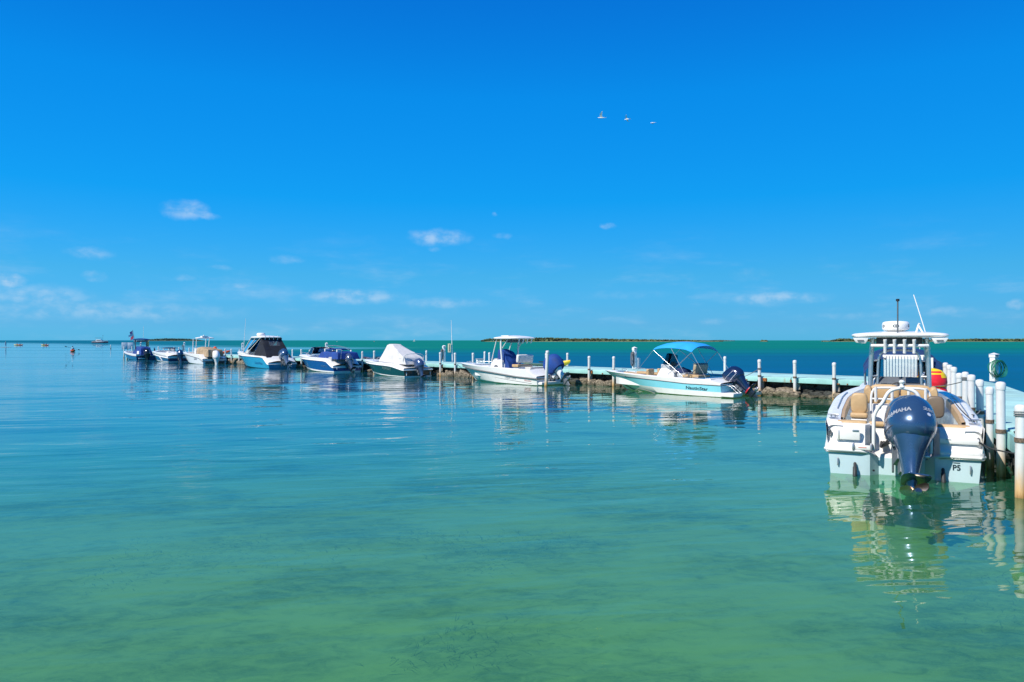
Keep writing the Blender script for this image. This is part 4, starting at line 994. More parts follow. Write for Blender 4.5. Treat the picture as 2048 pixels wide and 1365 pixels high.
    A = Matrix.Translation((2.685, -.27, 1.572)) @ Matrix.Rotation(R(-37.4), 4, 'Y'); b = MB(); b.box((0, 0, 0), (.17, .30, .03), A.to_3x3().to_4x4()); b.v = [(x+2.68, y-.27, z+1.575) for x, y, z in b.v]; b.build('chart_plotter', mat('dark_screen', (.006, .02, .05), .1), root, bev=.006)
    text('lettering', 'SIMRAD', .05, INK, root, facing((2.60, .23, 1.50), (-.65, 0, .76)), 1.2, 0, .001)
    steering_wheel(root, (2.40, .02, 1.36))
    # windscreen
    b = MB(); b.sheet([[(2.95, .50, 1.58), (3.30, .36, 1.56), (3.38, 0, 1.56), (3.30, -.36, 1.56), (2.95, -.50, 1.58)], [(2.82, .47, 1.98), (3.05, .33, 2.0), (3.10, 0, 2.0), (3.05, -.33, 2.0), (2.82, -.47, 1.98)]], .006); b.build('windscreen', GLASS, root)
    # hardtop on four aluminium legs
    zh = 2.50; ht = hardtop(root, 2.25, 4.05, 1.80, zh, .085, WHITE, .05)
    for s in (1, -1):
        pipe(root, 'hardtop_leg', [(2.55, s*.545, .32), (2.56, s*.54, 1.2), (2.56, s*.52, 2.0), (2.50, s*.49, zh-.06)], .045, ALU)
        pipe(root, 'hardtop_leg', [(3.30, s*.545, .32), (3.24, s*.54, 1.2), (3.12, s*.52, 2.0), (3.10, s*.49, zh-.06)], .045, ALU)
        for zz in (.9, 1.45, 2.0): pipe(root, 'leg_brace', [(2.56, s*.53, zz), (3.16, s*.53, zz)], .022, ALU)
        b = MB(); b.add([(2.28, s*.56, zh-.06), (2.28, s*.86, zh-.05), (2.30, s*.80, zh-.15), (2.30, s*.62, zh-.17), (2.9, s*.56, zh-.06), (2.9, s*.86, zh-.05), (2.86, s*.80, zh-.13), (2.86, s*.62, zh-.15)], [(0,1,2,3),(4,7,6,5),(0,4,5,1),(1,5,6,2),(2,6,7,3),(3,7,4,0)]); b.build('speaker_box', WHITE, root, bev=.02)
        b = MB(); b.box((2.275, s*.71, zh-.105), (.012, .12, .022)); b.build('speaker_slot', DKGREY, root)
        pipe(root, 'inner_leg', [(2.62, s*.40, 1.45), (2.62, s*.38, 2.0), (2.62, s*.30, 2.16), (2.62, s*.20, 2.19)], .025, ALU)
        pipe(root, 'leg_strut', [(2.60, s*.40, 1.98), (2.58, s*.52, 1.98)], .02, ALU)
        pipe(root, 'leg_strut', [(2.60, s*.40, 1.66), (2.58, s*.53, 1.66)], .02, ALU)
    pipe(root, 'inner_leg', [(2.62, .20, 2.19), (2.62, 0, 2.20), (2.62, -.20, 2.19)], .025, ALU)
    pipe(root, 'top_crossbar', [(2.40, .51, 2.29), (2.33, .3, 2.29), (2.33, -.3, 2.29), (2.40, -.51, 2.29)], .034, PIPE)
    for y in (.26, .09, -.09, -.26):
        b = MB(); b.lathe([(.020, 0), (.030, .01), (.030, .24), (.034, .25), (.034, .29), (.024, .29), (.024, .20)], 12, Matrix.Translation((2.29, y, 2.13)) @ Matrix.Rotation(R(-9), 4, 'Y')); b.build('rod_holder', PIPE, root)
    b = MB(); b.box((2.95, 0, 2.36), (.5, .86, .20)); b.build('electronics_box', DKGREY, root, bev=.03)
    # radar dome and mast
    b = MB(); b.lathe([(.20, 0), (.235, .012), (.258, .05), (.258, .13), (.245, .175), (.20, .195), (.10, .205), (0, .207)], 40, Matrix.Translation((2.95, .06, zh+.10))); rd = b.build('radar_dome', WHITE, root, sharp=50)
    b = MB(); b.lathe([(.16, 0), (.16, .06)], 20, Matrix.Translation((2.95, .06, zh+.045))); b.build('radar_foot', GREYWHITE, root)
    for ang, ch in ((66, 'S'), (5.5, 'D'), (-6.5, 'C'), (-60, 'D')):   # what shows of the maker's mark round the dome
        a = R(180+ang); r = .2615
        text('lettering', ch, .075, INK, rd, facing((2.95+r*math.cos(a), .06+r*math.sin(a), zh+.10+.095), (math.cos(a), math.sin(a), 0)), 1.25, 0, .002)
    pipe(root, 'mast_light_pole', [(2.42, .03, zh+.04), (2.42, .03, 3.20)], .014, DKGREY)
    b = MB(); b.lathe([(.02, 0), (.034, .01), (.034, .05), (.0, .055)], 12, Matrix.Translation((2.42, .03, 3.19))); b.build('mast_light', BLACK, root)
    b = MB(); b.tube([(2.42, -.30, zh+.05), (2.46, -.34, zh+.20), (2.44, -.36, zh+.24)], .02, 8); b.tube([(2.44, -.34, zh+.20), (2.35, -.42, zh+.04)], .018, 8); b.build('antenna_mount', PIPE, root)
    pipe(root, 'whip_antenna', [(3.9, -.62, 2.2), (3.9, -.48, 2.75), (3.9, -.30, 3.40)], .010, WHITE)
    # big four-stroke
    outboard(root, .12, -.02, .545, 1.06, 31, 13, MOTORBLUE, MOTORBLUE, MOTORBLUE, stripe={'z': [(.225, .012), (.20, .008)], 'm': SILVER}, name_txt='YAMAHA', num_txt='250', wide=1.17, prop=mat('bronze_tinted_steel', (.45, .36, .28), .25, metal=1.0))
    for k in range(3):
        pipe(root, 'rigging_hose', [(.52, .24+.04*k, .55), (.30, .26+.03*k, .52-.02*k), (.12, .20, .58+.03*k), (-.02, .08, .66)], .020, RUBBER)
    # bow cushions seen past the console
    cushion(root, 'bow_cushion', (4.7, .5, .80), (1.2, .45, .12), TAN); cushion(root, 'bow_cushion', (4.7, -.5, .80), (1.2, .45, .12), TAN)
    cleat(root, (.42, 1.12, H.zs(.06)+.05), 1.2); cleat(root, (.42, -1.12, H.zs(.06)+.05), -1.2)
    tag(root, 'white and pale blue hardtop motorboat with big blue-grey outboard, stern to the viewer', 'motorboat')
    return root, H
hero_root, hero_hull = hero()
# ------------------------------------------------------------------ boats along the long dock
V0 = -1.42
NAVY = mat('navy_canvas', (.008, .022, .085), .85, var=.25, vscale=5, bump=.004, bscale=60)
ROYAL = mat('royal_blue_canvas', (.001, .045, .24), .8, var=.2, vscale=3, bump=.006, bscale=25)
SKYBLUE = mat('bright_blue_canvas', (.015, .33, .78), .75, var=.10, vscale=2, bump=.003, bscale=60)
BLACKCLOTH = mat('black_canvas', (.006, .011, .022), .9, var=.35, vscale=3, bump=.006, bscale=20)
WHITECLOTH = mat('white_canvas', (.58, .58, .57), .85, var=.08, vscale=2, bump=.006, bscale=12)
TANCLOTH = mat('tan_canvas', (.36, .27, .17), .9, var=.25, vscale=3, bump=.006, bscale=12)
GREYVINYL = mat('grey_white_vinyl', (.52, .51, .47), .5, var=.08)
RED = mat('red_paint', (.55, .02, .03), .4)

def aqua_boat():
    F = Frame(.35, V0); root = empty('motorboat', F.loc, F.rz)
    AQ = mat('aqua_hull', (.24, .66, .78), .22, var=.04, vscale=2, coat=.3)
    H = Hull(7.25, 2.45, .70, .90, band=lambda q: interp([(0,.50),(.25,.52),(.45,.60),(.7,.68),(1,.74)], q), boot=lambda q: lerp(.22, .40, q**1.6), rake=1.5, pw=1.4, ch0=.02, ch1=.13, zk=-.30, drop=.14, dq=.12)
    H.build(root, AQ, top=WHITE, floor=.30, qa=.10, qb=.86, cap=.22, rail=DKGREY, rail_r=.014)
    x0, z0 = F.x(1392, 1.2), F.z(1392, 777.5, 1.2); H.letter(root, 'NauticStar', .19, INK, x0, z0, 1.32, .05, R(-1.5), .004)
    b = MB(); b.tube([(x0-.05, H.side_pt(x0, z0)[1]+.008, z0+.17), (x0-.15, H.side_pt(x0, z0)[1]+.008, z0+.22), (x0-.35, H.side_pt(x0, z0)[1]+.008, z0+.17)], .008, 5); b.build('logo_swoosh', INK, root)
    H.letter(root, 'FL 4017 TB', .13, INK, F.x(1262, .8), F.z(1262, 753, .8)-.02, 1.0, .1, R(3))
    # swim platforms, ladder, stern rail
    for s in (1, -1):
        b = MB(); b.box((-.30, s*.80, .12), (.62, .72, .16)); b.build('swim_platform', WHITE, root, bev=.04)
    pipe(root, 'boarding_ladder', [(.02, .72, .50), (-.20, .72, .46), (-.48, .72, .24), (-.56, .72, .20)], .016, CHROME); pipe(root, 'boarding_ladder', [(.02, .46, .50), (-.20, .46, .46), (-.48, .46, .24), (-.56, .46, .20)], .016, CHROME)
    for k in (-.1, -.35): pipe(root, 'ladder_rung', [(k, .72, .47+k*.3), (k, .46, .47+k*.3)], .013, CHROME)
    # dock line hanging in a loop at the waterline
    b = MB(); b.tube(curve_pts([H.side_pt(6.1, .32, .03), H.side_pt(5.0, .05, .05), H.side_pt(4.55, .13, .06), H.side_pt(4.0, .10, .06), H.side_pt(3.4, -.02, .06), H.side_pt(4.2, -.03, .06), H.side_pt(4.7, .04, .06)], 6), .022, 6); b.build('loose_line', mat('green_grey_rope', (.16, .20, .16), .9), root)
    # console, windscreen, helm
    cx = F.x(1337, .2)
    wedge(root, 'console', [(cx-.45, .30), (cx-.45, .95), (cx-.30, 1.02), (cx+.05, 1.12), (cx+.30, 1.10), (cx+.52, .75), (cx+.55, .30)], -.42, .42, WHITE, .05)
    wedge(root, 'console_pod', [(cx-.20, 1.05), (cx-.12, 1.28), (cx+.30, 1.30), (cx+.32, 1.08)], -.36, .36, GREYWHITE, .03)
    b = MB(); b.sheet([[(cx-.05, .38, 1.28), (cx+.28, .26, 1.28), (cx+.34, 0, 1.28), (cx+.28, -.26, 1.28), (cx-.05, -.38, 1.28)], [(cx-.14, .34, 1.70), (cx+.08, .22, 1.78), (cx+.12, 0, 1.80), (cx+.08, -.22, 1.78), (cx-.14, -.34, 1.70)]], .006); b.build('windscreen', DKGLASS, root)
    b = MB(); b.box((cx-.22, .12, 1.33), (.10, .26, .17)); b.build('chart_plotter', BLACK, root, bev=.02)
    b = MB(); b.box((cx-.20, -.20, 1.30), (.12, .24, .14)); b.build('gauge_cluster', mat('blue_gauge_faces', (.03, .10, .25), .3), root, bev=.02)
    steering_wheel(root, (cx-.52, 0, 1.02)); 
    drape(root, 'helm_cover', [poly_ring([(cx-.95, .34, .92), (cx-.5, .38, .95), (cx-.5, -.38, .95), (cx-.95, -.34, .92)], 24), poly_ring([(cx-.85, .25, 1.06), (cx-.52, .30, 1.12), (cx-.52, -.30, 1.12), (cx-.85, -.25, 1.06)], 24), poly_ring([(cx-.70, .02, 1.16), (cx-.66, .02, 1.18), (cx-.66, -.02, 1.18), (cx-.70, -.02, 1.16)], 24)], NAVY, .06, 5)
    b = MB(); b.box((cx-.75, 0, .62), (.45, .62, .64)); b.build('cooler_seat', GREYWHITE, root, bev=.04)
    b = MB(); b.box((cx-.60, .33, .62), (.28, .03, .09)); b.build('vent_slot', BLACK, root)
    b = MB(); b.lathe([(.03, 0), (.03, .012), (0, .012)], 12, Matrix.Translation((cx+.10, .425, .72)) @ Matrix.Rotation(R(-90), 4, 'X')); b.build('console_port', TAN, root)
    # helm seat with tan cushions
    sx = F.x(1399, .1)
    cushion(root, 'seat_cushion', (sx+.42, .0, .80), (.50, .95, .13), TAN); cushion(root, 'seat_cushion', (sx-.02, 0, .80), (.34, .95, .13), TAN)
    M = Matrix.Rotation(R(-8), 4, 'Y'); cushion(root, 'seat_back', (sx+.02, 0, 1.12), (.16, .98, .44), mat('tan_grey_vinyl', (.36, .29, .19), .5, var=.08), M, .06)
    cushion(root, 'seat_back_trim', (sx+.01, 0, 1.355), (.17, .96, .04), mat('green_grey_trim', (.05, .09, .10), .5), M, .015)
    b = MB(); b.box((sx+.2, 0, .52), (.80, .80, .44)); b.build('seat_base', WHITE, root, bev=.04)
    for s in (.48, -.48): pipe(root, 'seat_arm', [(sx+.55, s, .62), (sx+.20, s, .95), (sx+.05, s, 1.05)], .014, CHROME)
    # bow cushions, stern bench
    for s in (1, -1):
        b = MB(); b.loft([[(4.3, s*.50, .70), (4.3, s*.95, .70), (4.3, s*.95, .84), (4.3, s*.50, .84)], [(5.5, s*.30, .76), (5.5, s*.72, .76), (5.5, s*.72, .90), (5.5, s*.30, .90)]]); b.build('bow_cushion', TAN, root, bev=.03)
        cushion(root, 'bow_backrest', (4.15, s*.42, .90), (.14, .46, .34), TAN)
    cushion(root, 'bow_cushion', (5.0, 0, .74), (1.4, .6, .10), TAN)
    b = MB(); b.box((.95, 0, .46), (.55, 1.9, .40)); b.build('stern_bench', GREYWHITE, root, bev=.03)
    cushion(root, 'stern_cushion', (.95, 0, .72), (.60, 1.95, .10), mat('blue_vinyl', (.01, .13, .28), .5))
    b = MB(); b.box((.72, 0, .62), (.30, 2.0, .30)); b.build('stern_cap', WHITE, root, bev=.06)
    # bimini
    xa, xf = F.x(1384, 1.0), F.x(1307, 1.0)
    zp = lambda t, k: interp([(0, 1.87), (.15, 1.98), (.4, 2.03), (.62, 2.05), (.85, 2.02), (1, 1.95)], t)+.28*(1-abs(k)**3.0)*interp([(0, .95), (.5, 1.0), (1, .75)], t)
    rows = [[(lerp(xa, xf, i/14), 1.04*k, zp(i/14, k)) for k in [j/8 for j in range(-8, 9)]] for i in range(15)]
    MB().sheet(rows, .018).build('bimini_top', SKYBLUE, root, sharp=60)
    for s in (1, -1):
        a, f, m = (xa, s*1.02, 1.88), (xf, s*1.02, 1.95), (lerp(xa, xf, .52), s*1.03, 2.05)
        foot = (lerp(xa, xf, .20), s*1.10, .82); foot2 = (lerp(xa, xf, .42), s*1.10, .86)
        pipe(root, 'bimini_bow', [f, foot], .014, CHROME); pipe(root, 'bimini_bow', [a, (lerp(xa, xf, .58), s*1.10, .88)], .014, CHROME); pipe(root, 'bimini_bow', [m, (lerp(xa, xf, .12), s*1.10, .80)], .012, CHROME)
        pipe(root, 'bimini_strap', [f, (xf+1.0, s*.95, .95)], .007, CHROME); pipe(root, 'bimini_strap', [a, (xa-.75, s*1.08, .78)], .005, GREYWHITE)
    pipe(root, 'bow_rail', [(5.2, .75, .92), (5.3, .72, 1.02), (5.7, .50, 1.04), (5.8, .45, .96)], .012, CHROME); pipe(root, 'bow_rail', [(5.2, -.75, .92), (5.3, -.72, 1.02), (5.7, -.50, 1.04), (5.8, -.45, .96)], .012, CHROME)
    cleat(root, (6.5, 0, .93)); cleat(root, (1.2, 1.12, .75))
    outboard(root, .14, 0, .46, .90, 50, 0, mat('motor_navy', (.010, .024, .075), .2, metal=.3, coat=.8), mat('motor_navy', (0, 0, 0)), MOTORDARK, stripe={'z': [(.34, .012), (.10, .015)], 'm': SILVER}, name_txt=None, num_txt='150', txt_m=WHITE)
    b = MB(); b.loft([super_ring(-.80, .115, .22, -.40, 2.2, 20), super_ring(-.745, .115, .20, -.40, 2.2, 20)]); T = Matrix.Translation((.14, 0, .46)) @ Matrix.Rotation(R(50), 4, 'Y') @ Matrix.Diagonal((.90, .90, .90, 1)); b.v = [tuple(T @ Vector(p)) for p in b.v]; b.build('red_band', RED, root)
    tag(root, 'aqua and white motorboat with bright blue bimini and lettered hull side', 'motorboat', None)
aqua_boat()

def white_boat():
    F = Frame(11.3, V0); root = empty('motorboat', F.loc, F.rz)
    H = Hull(7.9, 2.5, .80, 1.02, band=lambda q: interp([(0,.36),(.2,.42),(.5,.60),(.8,.76),(1,.84)], q), boot=lambda q: lerp(.06, .22, q**2), rake=1.7, pw=1.3, ch0=.03, ch1=.20, drop=.34, dq=.11)
    H.build(root, WHITE, top=WHITE, floor=.35, qa=.10, qb=.70, cap=.24, rail=GREYRAIL, rail_r=.045)
    H.letter(root, 'Liquid Time', .19, mat('grey_print', (.30, .33, .36), .5), F.x(1020, 1.2), F.z(1019, 756, 1.2), 1.0, .3, R(-2))
    H.letter(root, 'Dauntless', .12, RED, F.x(1054, 1.2), F.z(1054, 762, 1.2), 1.1, .35, R(-2))
    b = MB(); p = [H.side_pt(7.2-.4*k, lerp(.62, .10, k/17)) for k in range(18)]; b.tube([(x, y+.004, z) for x, y, z in p], .010, 5); b.build('pin_stripe', GREYRAIL, root)
    b = MB(); b.box((-.12, 0, .12), (.34, 2.1, .16)); b.build('swim_platform', WHITE, root, bev=.05)
    b = MB(); b.box((.95, 0, .64), (.50, 1.95, .44)); b.build('stern_seat_box', OFFWHITE, root, bev=.06)
    cushion(root, 'stern_cushion', (1.0, 0, .90), (.45, 1.7, .10), GREYVINYL)
    # console
    cx = F.x(1003, .3)
    wedge(root, 'console', [(cx-.55, .35), (cx-.50, 1.05), (cx-.30, 1.30), (cx+.35, 1.36), (cx+.62, 1.22), (cx+.72, .90), (cx+.75, .35)], -.55, .55, WHITE, .10)
    b = MB(); b.lathe([(.135, 0), (.15, .006), (.15, .02), (.12, .024), (0, .024)], 20, Matrix.Translation((cx+.18, .545, .86)) @ Matrix.Rotation(R(-90), 4, 'X') @ Matrix.Diagonal((1.25, .85, 1, 1))); b.build('porthole', DKGREY, root)
    pipe(root, 'console_rail', [(cx+.55, .55, 1.15), (cx+.35, .57, 1.34), (cx-.1, .57, 1.37)], .014, CHROME)
    # blue cover over windscreen and helm
    A = poly_ring([(cx-1.05, .52, .48), (cx-.2, .56, .55), (cx-.2, -.56, .55), (cx-1.05, -.52, .48)], 40); Bq = poly_ring([(cx-.75, .48, 1.15), (cx+.1, .52, 1.30), (cx+.1, -.52, 1.30), (cx-.75, -.48, 1.15)], 40)
    C = poly_ring([(cx-.30, .40, 1.72), (cx+.16, .42, 1.86), (cx+.16, -.42, 1.86), (cx-.30, -.40, 1.72)], 40); D = poly_ring([(cx-.05, .02, 1.88), (cx, .02, 1.90), (cx, -.02, 1.90), (cx-.05, -.02, 1.88)], 40)
    drape(root, 'console_cover', blend_rings(A, Bq, 6)+blend_rings(Bq, C, 6)[1:]+blend_rings(C, D, 3)[1:], ROYAL, .05, 4)
    # leaning seat
    sx = F.x(1047, .1)
    cushion(root, 'seat_back', (sx, 0, 1.38), (.20, 1.20, .46), mat('white_vinyl', (.66, .65, .62), .45), Matrix.Rotation(R(-6), 4, 'Y'), .09)
    cushion(root, 'seat_cushion', (sx+.20, 0, .98), (.50, 1.15, .16), TAN); b = MB(); b.box((sx+.2, 0, .65), (.50, 1.0, .55)); b.build('seat_base', WHITE, root, bev=.05)
    for s in (.5, -.5): pipe(root, 'seat_frame', [(sx+.02, s, .9), (sx-.02, s, 1.3)], .018, CHROME)
    pipe(root, 'rear_rail', [(sx-.35, .6, .7), (sx-.35, .6, .95), (sx-.35, -.6, .95), (sx-.35, -.6, .7)], .016, CHROME)
    # hardtop
    xa, xf = F.x(1076, -.87), F.x(981, .87); zt = 2.52
    hardtop(root, xa, xf, 1.75, zt, .10, WHITE, .10)
    b = MB(); b.box(((xa+xf)/2+.3, 0, zt+.14), (.62, .9, .03)); b.build('top_hatch_rail', WHITE, root, bev=.01); b = MB(); b.box((lerp(xa, xf, .45), 0, zt-.16), (.55, 1.0, .18)); b.build('electronics_box', DKGREY, root, bev=.03)
    for k in range(4): 
        for s in (1,):
            b = MB(); b.tube([(xa+.16, .50-.32*k, zt-.28), (xa+.04, .50-.32*k, zt+.02)], .032, 8); b.build('rod_holder', WHITE, root)
    for s in (1, -1):
        pipe(root, 'hardtop_leg', [(cx-.42, s*.60, .40), (cx-.40, s*.62, 1.2), (cx-.36, s*.66, 1.9), (cx-.40, s*.70, zt-.05)], .05, WHITE)
        pipe(root, 'hardtop_leg', [(cx+.58, s*.54, 1.2), (cx+.35, s*.58, 1.75), (cx+.05, s*.62, zt-.05)], .028, WHITE)
        pipe(root, 'hardtop_leg', [(cx-.36, s*.60, 1.9), (cx-.9, s*.64, zt-.06)], .022, WHITE)
    cushion(root, 'bow_seat', (cx+1.3, 0, .78), (.9, 1.2, .30), OFFWHITE); 
    for s in (1, -1): pipe(root, 'bow_rail', [(5.6, s*.85, 1.0), (5.8, s*.80, 1.10), (6.6, s*.45, 1.13), (6.8, s*.38, 1.05)], .014, CHROME)
    cleat(root, (6.9, .0, 1.08)); cleat(root, (5.2, 1.0, 1.0)); cleat(root, (1.2, 1.1, .85))
    # motor: blue cover over the cowling, white leg tilted up
    mo, T, _ = outboard(root, .02, 0, .62, 1.0, 48, 0, MOTORWHITE, MOTORWHITE, GREYPART, cover=None)
    rings = [super_ring(zz, a, bb, cxx, 2.3, 36, tilt=.06) for zz, a, bb, cxx in [(-.22,.32,.44,-.48),(-.10,.36,.51,-.46),(.05,.385,.55,-.45),(.25,.40,.58,-.44),(.42,.385,.565,-.43),(.56,.35,.52,-.415),(.66,.29,.44,-.395),(.76,.20,.33,-.365),(.80,.10,.18,-.34),(.815,.02,.03,-.33)]]
    rings = [[tuple(T @ (Vector(p)+Vector((.02*noise.noise((p[0]*6, p[1]*6, p[2]*2)), .02*noise.noise((p[1]*6, p[0]*6, 3)), 0)))) for p in r] for r in rings]
    MB().loft(rings).build('motor_cover', ROYAL, root, sharp=60)
    tag(root, 'white hardtop motorboat with royal blue console and motor covers', 'motorboat')
white_boat()

def green_boat():
    F = Frame(23.6, V0); root = empty('motorboat', F.loc, F.rz)
    GR = mat('dark_green_hull', (.006, .055, .052), .15, var=.05, coat=.5)
    H = Hull(6.6, 2.45, .80, 1.02, band=lambda q: interp([(0,.44),(.03,.45),(.22,.66),(.30,.70),(.6,.77),(1,.88)], q), boot=lambda q: lerp(.06, .40, q**2.2), rake=1.3, pw=1.3, ch0=.02, drop=.26, dq=.20)
    H.build(root, GR, top=WHITE, floor=.35, qa=.12, qb=.62, cap=.25, rail=WHITE, rail_r=.03)
    H.letter(root, 'PURSUIT', .26, mat('pale_green_print', (.30, .42, .40), .4), F.x(775, 1.1), F.z(775, 737.5, 1.1), 1.1, .1, R(-3))
    b = MB(); b.box((1.05, .0, .60), (.40, 1.9, .48)); b.build('stern_cap', WHITE, root, bev=.10)
    # white canvas over console and seats
    x0, x1 = F.x(828, .3), F.x(770, .3)
    A = poly_ring([(x0+.2, .85, .80), (x1, .78, .95), (x1+.1, -.78, .95), (x0+.2, -.85, .80)], 44); Bq = poly_ring([(x0+.5, .75, 1.25), (x1-.05, .62, 1.35), (x1-.05, -.62, 1.35), (x0+.5, -.75, 1.25)], 44)
    C = poly_ring([(lerp(x0, x1, .66), .42, 2.00), (x1-.42, .40, 2.06), (x1-.42, -.40, 2.06), (lerp(x0, x1, .66), -.42, 2.00)], 44); D = poly_ring([(lerp(x0, x1, .71), .28, 2.12), (x1-.55, .26, 2.14), (x1-.55, -.26, 2.14), (lerp(x0, x1, .71), -.28, 2.12)], 44)
    drape(root, 'console_cover', blend_rings(A, Bq, 5)+blend_rings(Bq, C, 7)[1:]+blend_rings(C, D, 2)[1:], WHITECLOTH, .07, 3.2)
    sx = F.x(812, .2)
    cushion(root, 'stern_seat_back', (sx-.1, .0, 1.02), (.30, 1.5, .50), mat('grey_vinyl', (.42, .43, .43), .5), None, .10)
    pipe(root, 'ski_rail', [(.55, .82, .82), (.55, .82, 1.20), (.50, .70, 1.42), (.48, .3, 1.50), (.48, -.3, 1.50), (.50, -.70, 1.42), (.55, -.82, 1.20), (.55, -.82, .82)], .022, PIPE)
    pipe(root, 'rail_upright', [(.55, .55, .82), (.52, .55, 1.45)], .018, PIPE)
    for s in (1, -1): pipe(root, 'bow_rail', [(3.9, s*.95, 1.0), (4.1, s*.92, 1.10), (5.4, s*.55, 1.18), (5.7, s*.40, 1.08)], .014, CHROME)
    cleat(root, (5.6, 0, 1.08)); cleat(root, (1.4, 1.1, .84))
    b = MB(); b.tube([(-.02, .95, .30), (-.03, .95, .10)], .03, 8); b.build('trim_tab_ram', WHITE, root)
    b = MB(); b.tube([(-.02, -.95, .30), (-.03, -.95, .10)], .03, 8); b.build('trim_tab_ram', WHITE, root)
    outboard(root, .10, .05, .50, .86, 24, 0, mat('motor_steel_blue', (.06, .10, .20), .22, metal=.4, coat=.7), mat('motor_steel_blue', (0, 0, 0)), MOTORDARK)
    tag(root, 'dark green motorboat with white canvas over its console and blue-grey motor', 'motorboat')
green_boat()

def folded_canopy(root, x0, x1, w, z, m, name='folded_canopy'):
    b = MB(); rows = []
    for i in range(13):
        t = i/12; rows.append([(lerp(x0, x1, t), w/2*math.cos(a), z+.09*math.sin(a)*(1 if math.sin(a) > 0 else .5)*(.6+.5*math.sin(math.pi*t))+.015*noise.noise((t*8, a, 2))) for a in [2*math.pi*k/14 for k in range(14)]])
    b.loft(rows); return b.build(name, m, root, sharp=60)

def royal_boat():
    F = Frame(32.7, V0); root = empty('motorboat', F.loc, F.rz)
    BL = mat('royal_blue_hull', (.004, .065, .24), .15, var=.05, coat=.5)
    H = Hull(7.6, 2.55, 1.00, 1.20, band=lambda q: interp([(0,.36),(.02,.38),(.14,.80),(.2,.84),(.6,.92),(1,1.0)], q), boot=lambda q: lerp(.10, .48, q**2.0), rake=1.4, pw=1.2, ch0=.02, drop=.52, dq=.15)
    H.build(root, BL, top=WHITE, floor=.40, qa=.10, qb=.52, cap=.24, rail=WHITE, rail_r=.028, crown=.14)
    H.letter(root, 'ROBALO', .22, mat('grey_blue_print', (.10, .24, .40), .4), F.x(648, 1.2), F.z(648, 733, 1.2), 1.1, .2, R(-2))
    b = MB(); b.box((1.10, 0, .72), (.35, 1.95, .60)); b.build('stern_cap', OFFWHITE, root, bev=.10)
    for s in (1, -1):
        b = MB(); b.box((-.02, s*.90, .30), (.10, .05, .16)); b.build('trim_tab_bracket', WHITE, root, bev=.01)
    # windscreen
    xw = F.x(628, .3)
    b = MB(); b.sheet([[(xw-.9, 1.0, 1.26), (xw+.1, .80, 1.30), (xw+.45, 0, 1.32), (xw+.1, -.80, 1.30), (xw-.9, -1.0, 1.26)], [(xw-1.1, .88, 1.78), (xw-.35, .68, 1.84), (xw-.1, 0, 1.86), (xw-.35, -.68, 1.84), (xw-1.1, -.88, 1.78)]], .008); b.build('windscreen', GLASS, root)
    for s in (1, -1):
        pipe(root, 'screen_frame', [(xw-.9, s*1.0, 1.26), (xw-1.1, s*.88, 1.78)], .016, CHROME); pipe(root, 'screen_frame', [(xw+.1, s*.80, 1.30), (xw-.35, s*.68, 1.84)], .018, CHROME)
        pipe(root, 'screen_frame', [(xw-1.1, s*.88, 1.78), (xw-.35, s*.68, 1.84), (xw-.1, 0, 1.86)], .018, CHROME); pipe(root, 'bow_rail', [(4.6, s*.9, 1.2), (4.8, s*.85, 1.36), (6.5, s*.42, 1.44), (6.9, s*.2, 1.30)], .016, CHROME)
    # blue canvas: cockpit drop and the canopy laid back on its frame
    x0, x1 = F.x(690, .4), F.x(656, .4)
    A = poly_ring([(x0+.1, .95, .98), (x1+.5, .98, 1.05), (x1+.5, -.98, 1.05), (x0+.1, -.95, .98)], 40); Bq = poly_ring([(x0+.3, .80, 1.48), (x1+.2, .85, 1.52), (x1+.2, -.85, 1.52), (x0+.3, -.80, 1.48)], 40); D = poly_ring([(x0+.8, .5, 1.56), (x1-.2, .5, 1.58), (x1-.2, -.5, 1.58), (x0+.8, -.5, 1.56)], 40)
    drape(root, 'cockpit_cover', blend_rings(A, Bq, 6)+blend_rings(Bq, D, 2)[1:], ROYAL, .06, 3.5)
    folded_canopy(root, F.x(702, -.8), F.x(652, .8), 1.6, 1.70, ROYAL)
    for s in (1, -1):
        pipe(root, 'canopy_bow', [(F.x(700, s*.9), s*.95, 1.70), (F.x(690, s*.9), s*.98, 1.85), (F.x(672, s*.9), s*.95, 1.98), (F.x(655, s*.9), s*.98, 1.98)], .014, CHROME); pipe(root, 'canopy_strut', [(F.x(682, s), s*1.02, 1.0), (F.x(683, s), s*1.0, 1.7)], .014, CHROME)
        cushion(root, 'seat_headrest', (F.x(654, s*.5), s*.5, 1.62), (.14, .4, .26), OFFWHITE); cushion(root, 'seat_headrest', (F.x(678, s*.5), s*.5, 1.60), (.14, .4, .26), OFFWHITE)
    b = MB(); b.box((.85, .2, .85), (.5, 1.6, .6)); b.build('stern_seat_back', mat('grey_vinyl', (0, 0, 0)), root, bev=.08)
    b = MB(); b.box((.90, -.85, .72), (.06, .30, .30)); b.build('stern_locker_door', mat('tan_brown_panel', (.30, .22, .15), .6), root, bev=.02)
    cleat(root, (6.6, 0, 1.36)); cleat(root, (1.3, 1.1, 1.05))
    outboard(root, .06, 0, .62, .92, 34, 0, mat('motor_grey_blue', (.10, .14, .22), .22, metal=.5, coat=.7), mat('motor_grey_blue', (0, 0, 0)), MOTORDARK, stripe={'z': [(.20, .02)], 'm': SILVER})
    tag(root, 'royal blue hulled motorboat with bright blue canvas and white deck', 'motorboat')
royal_boat()

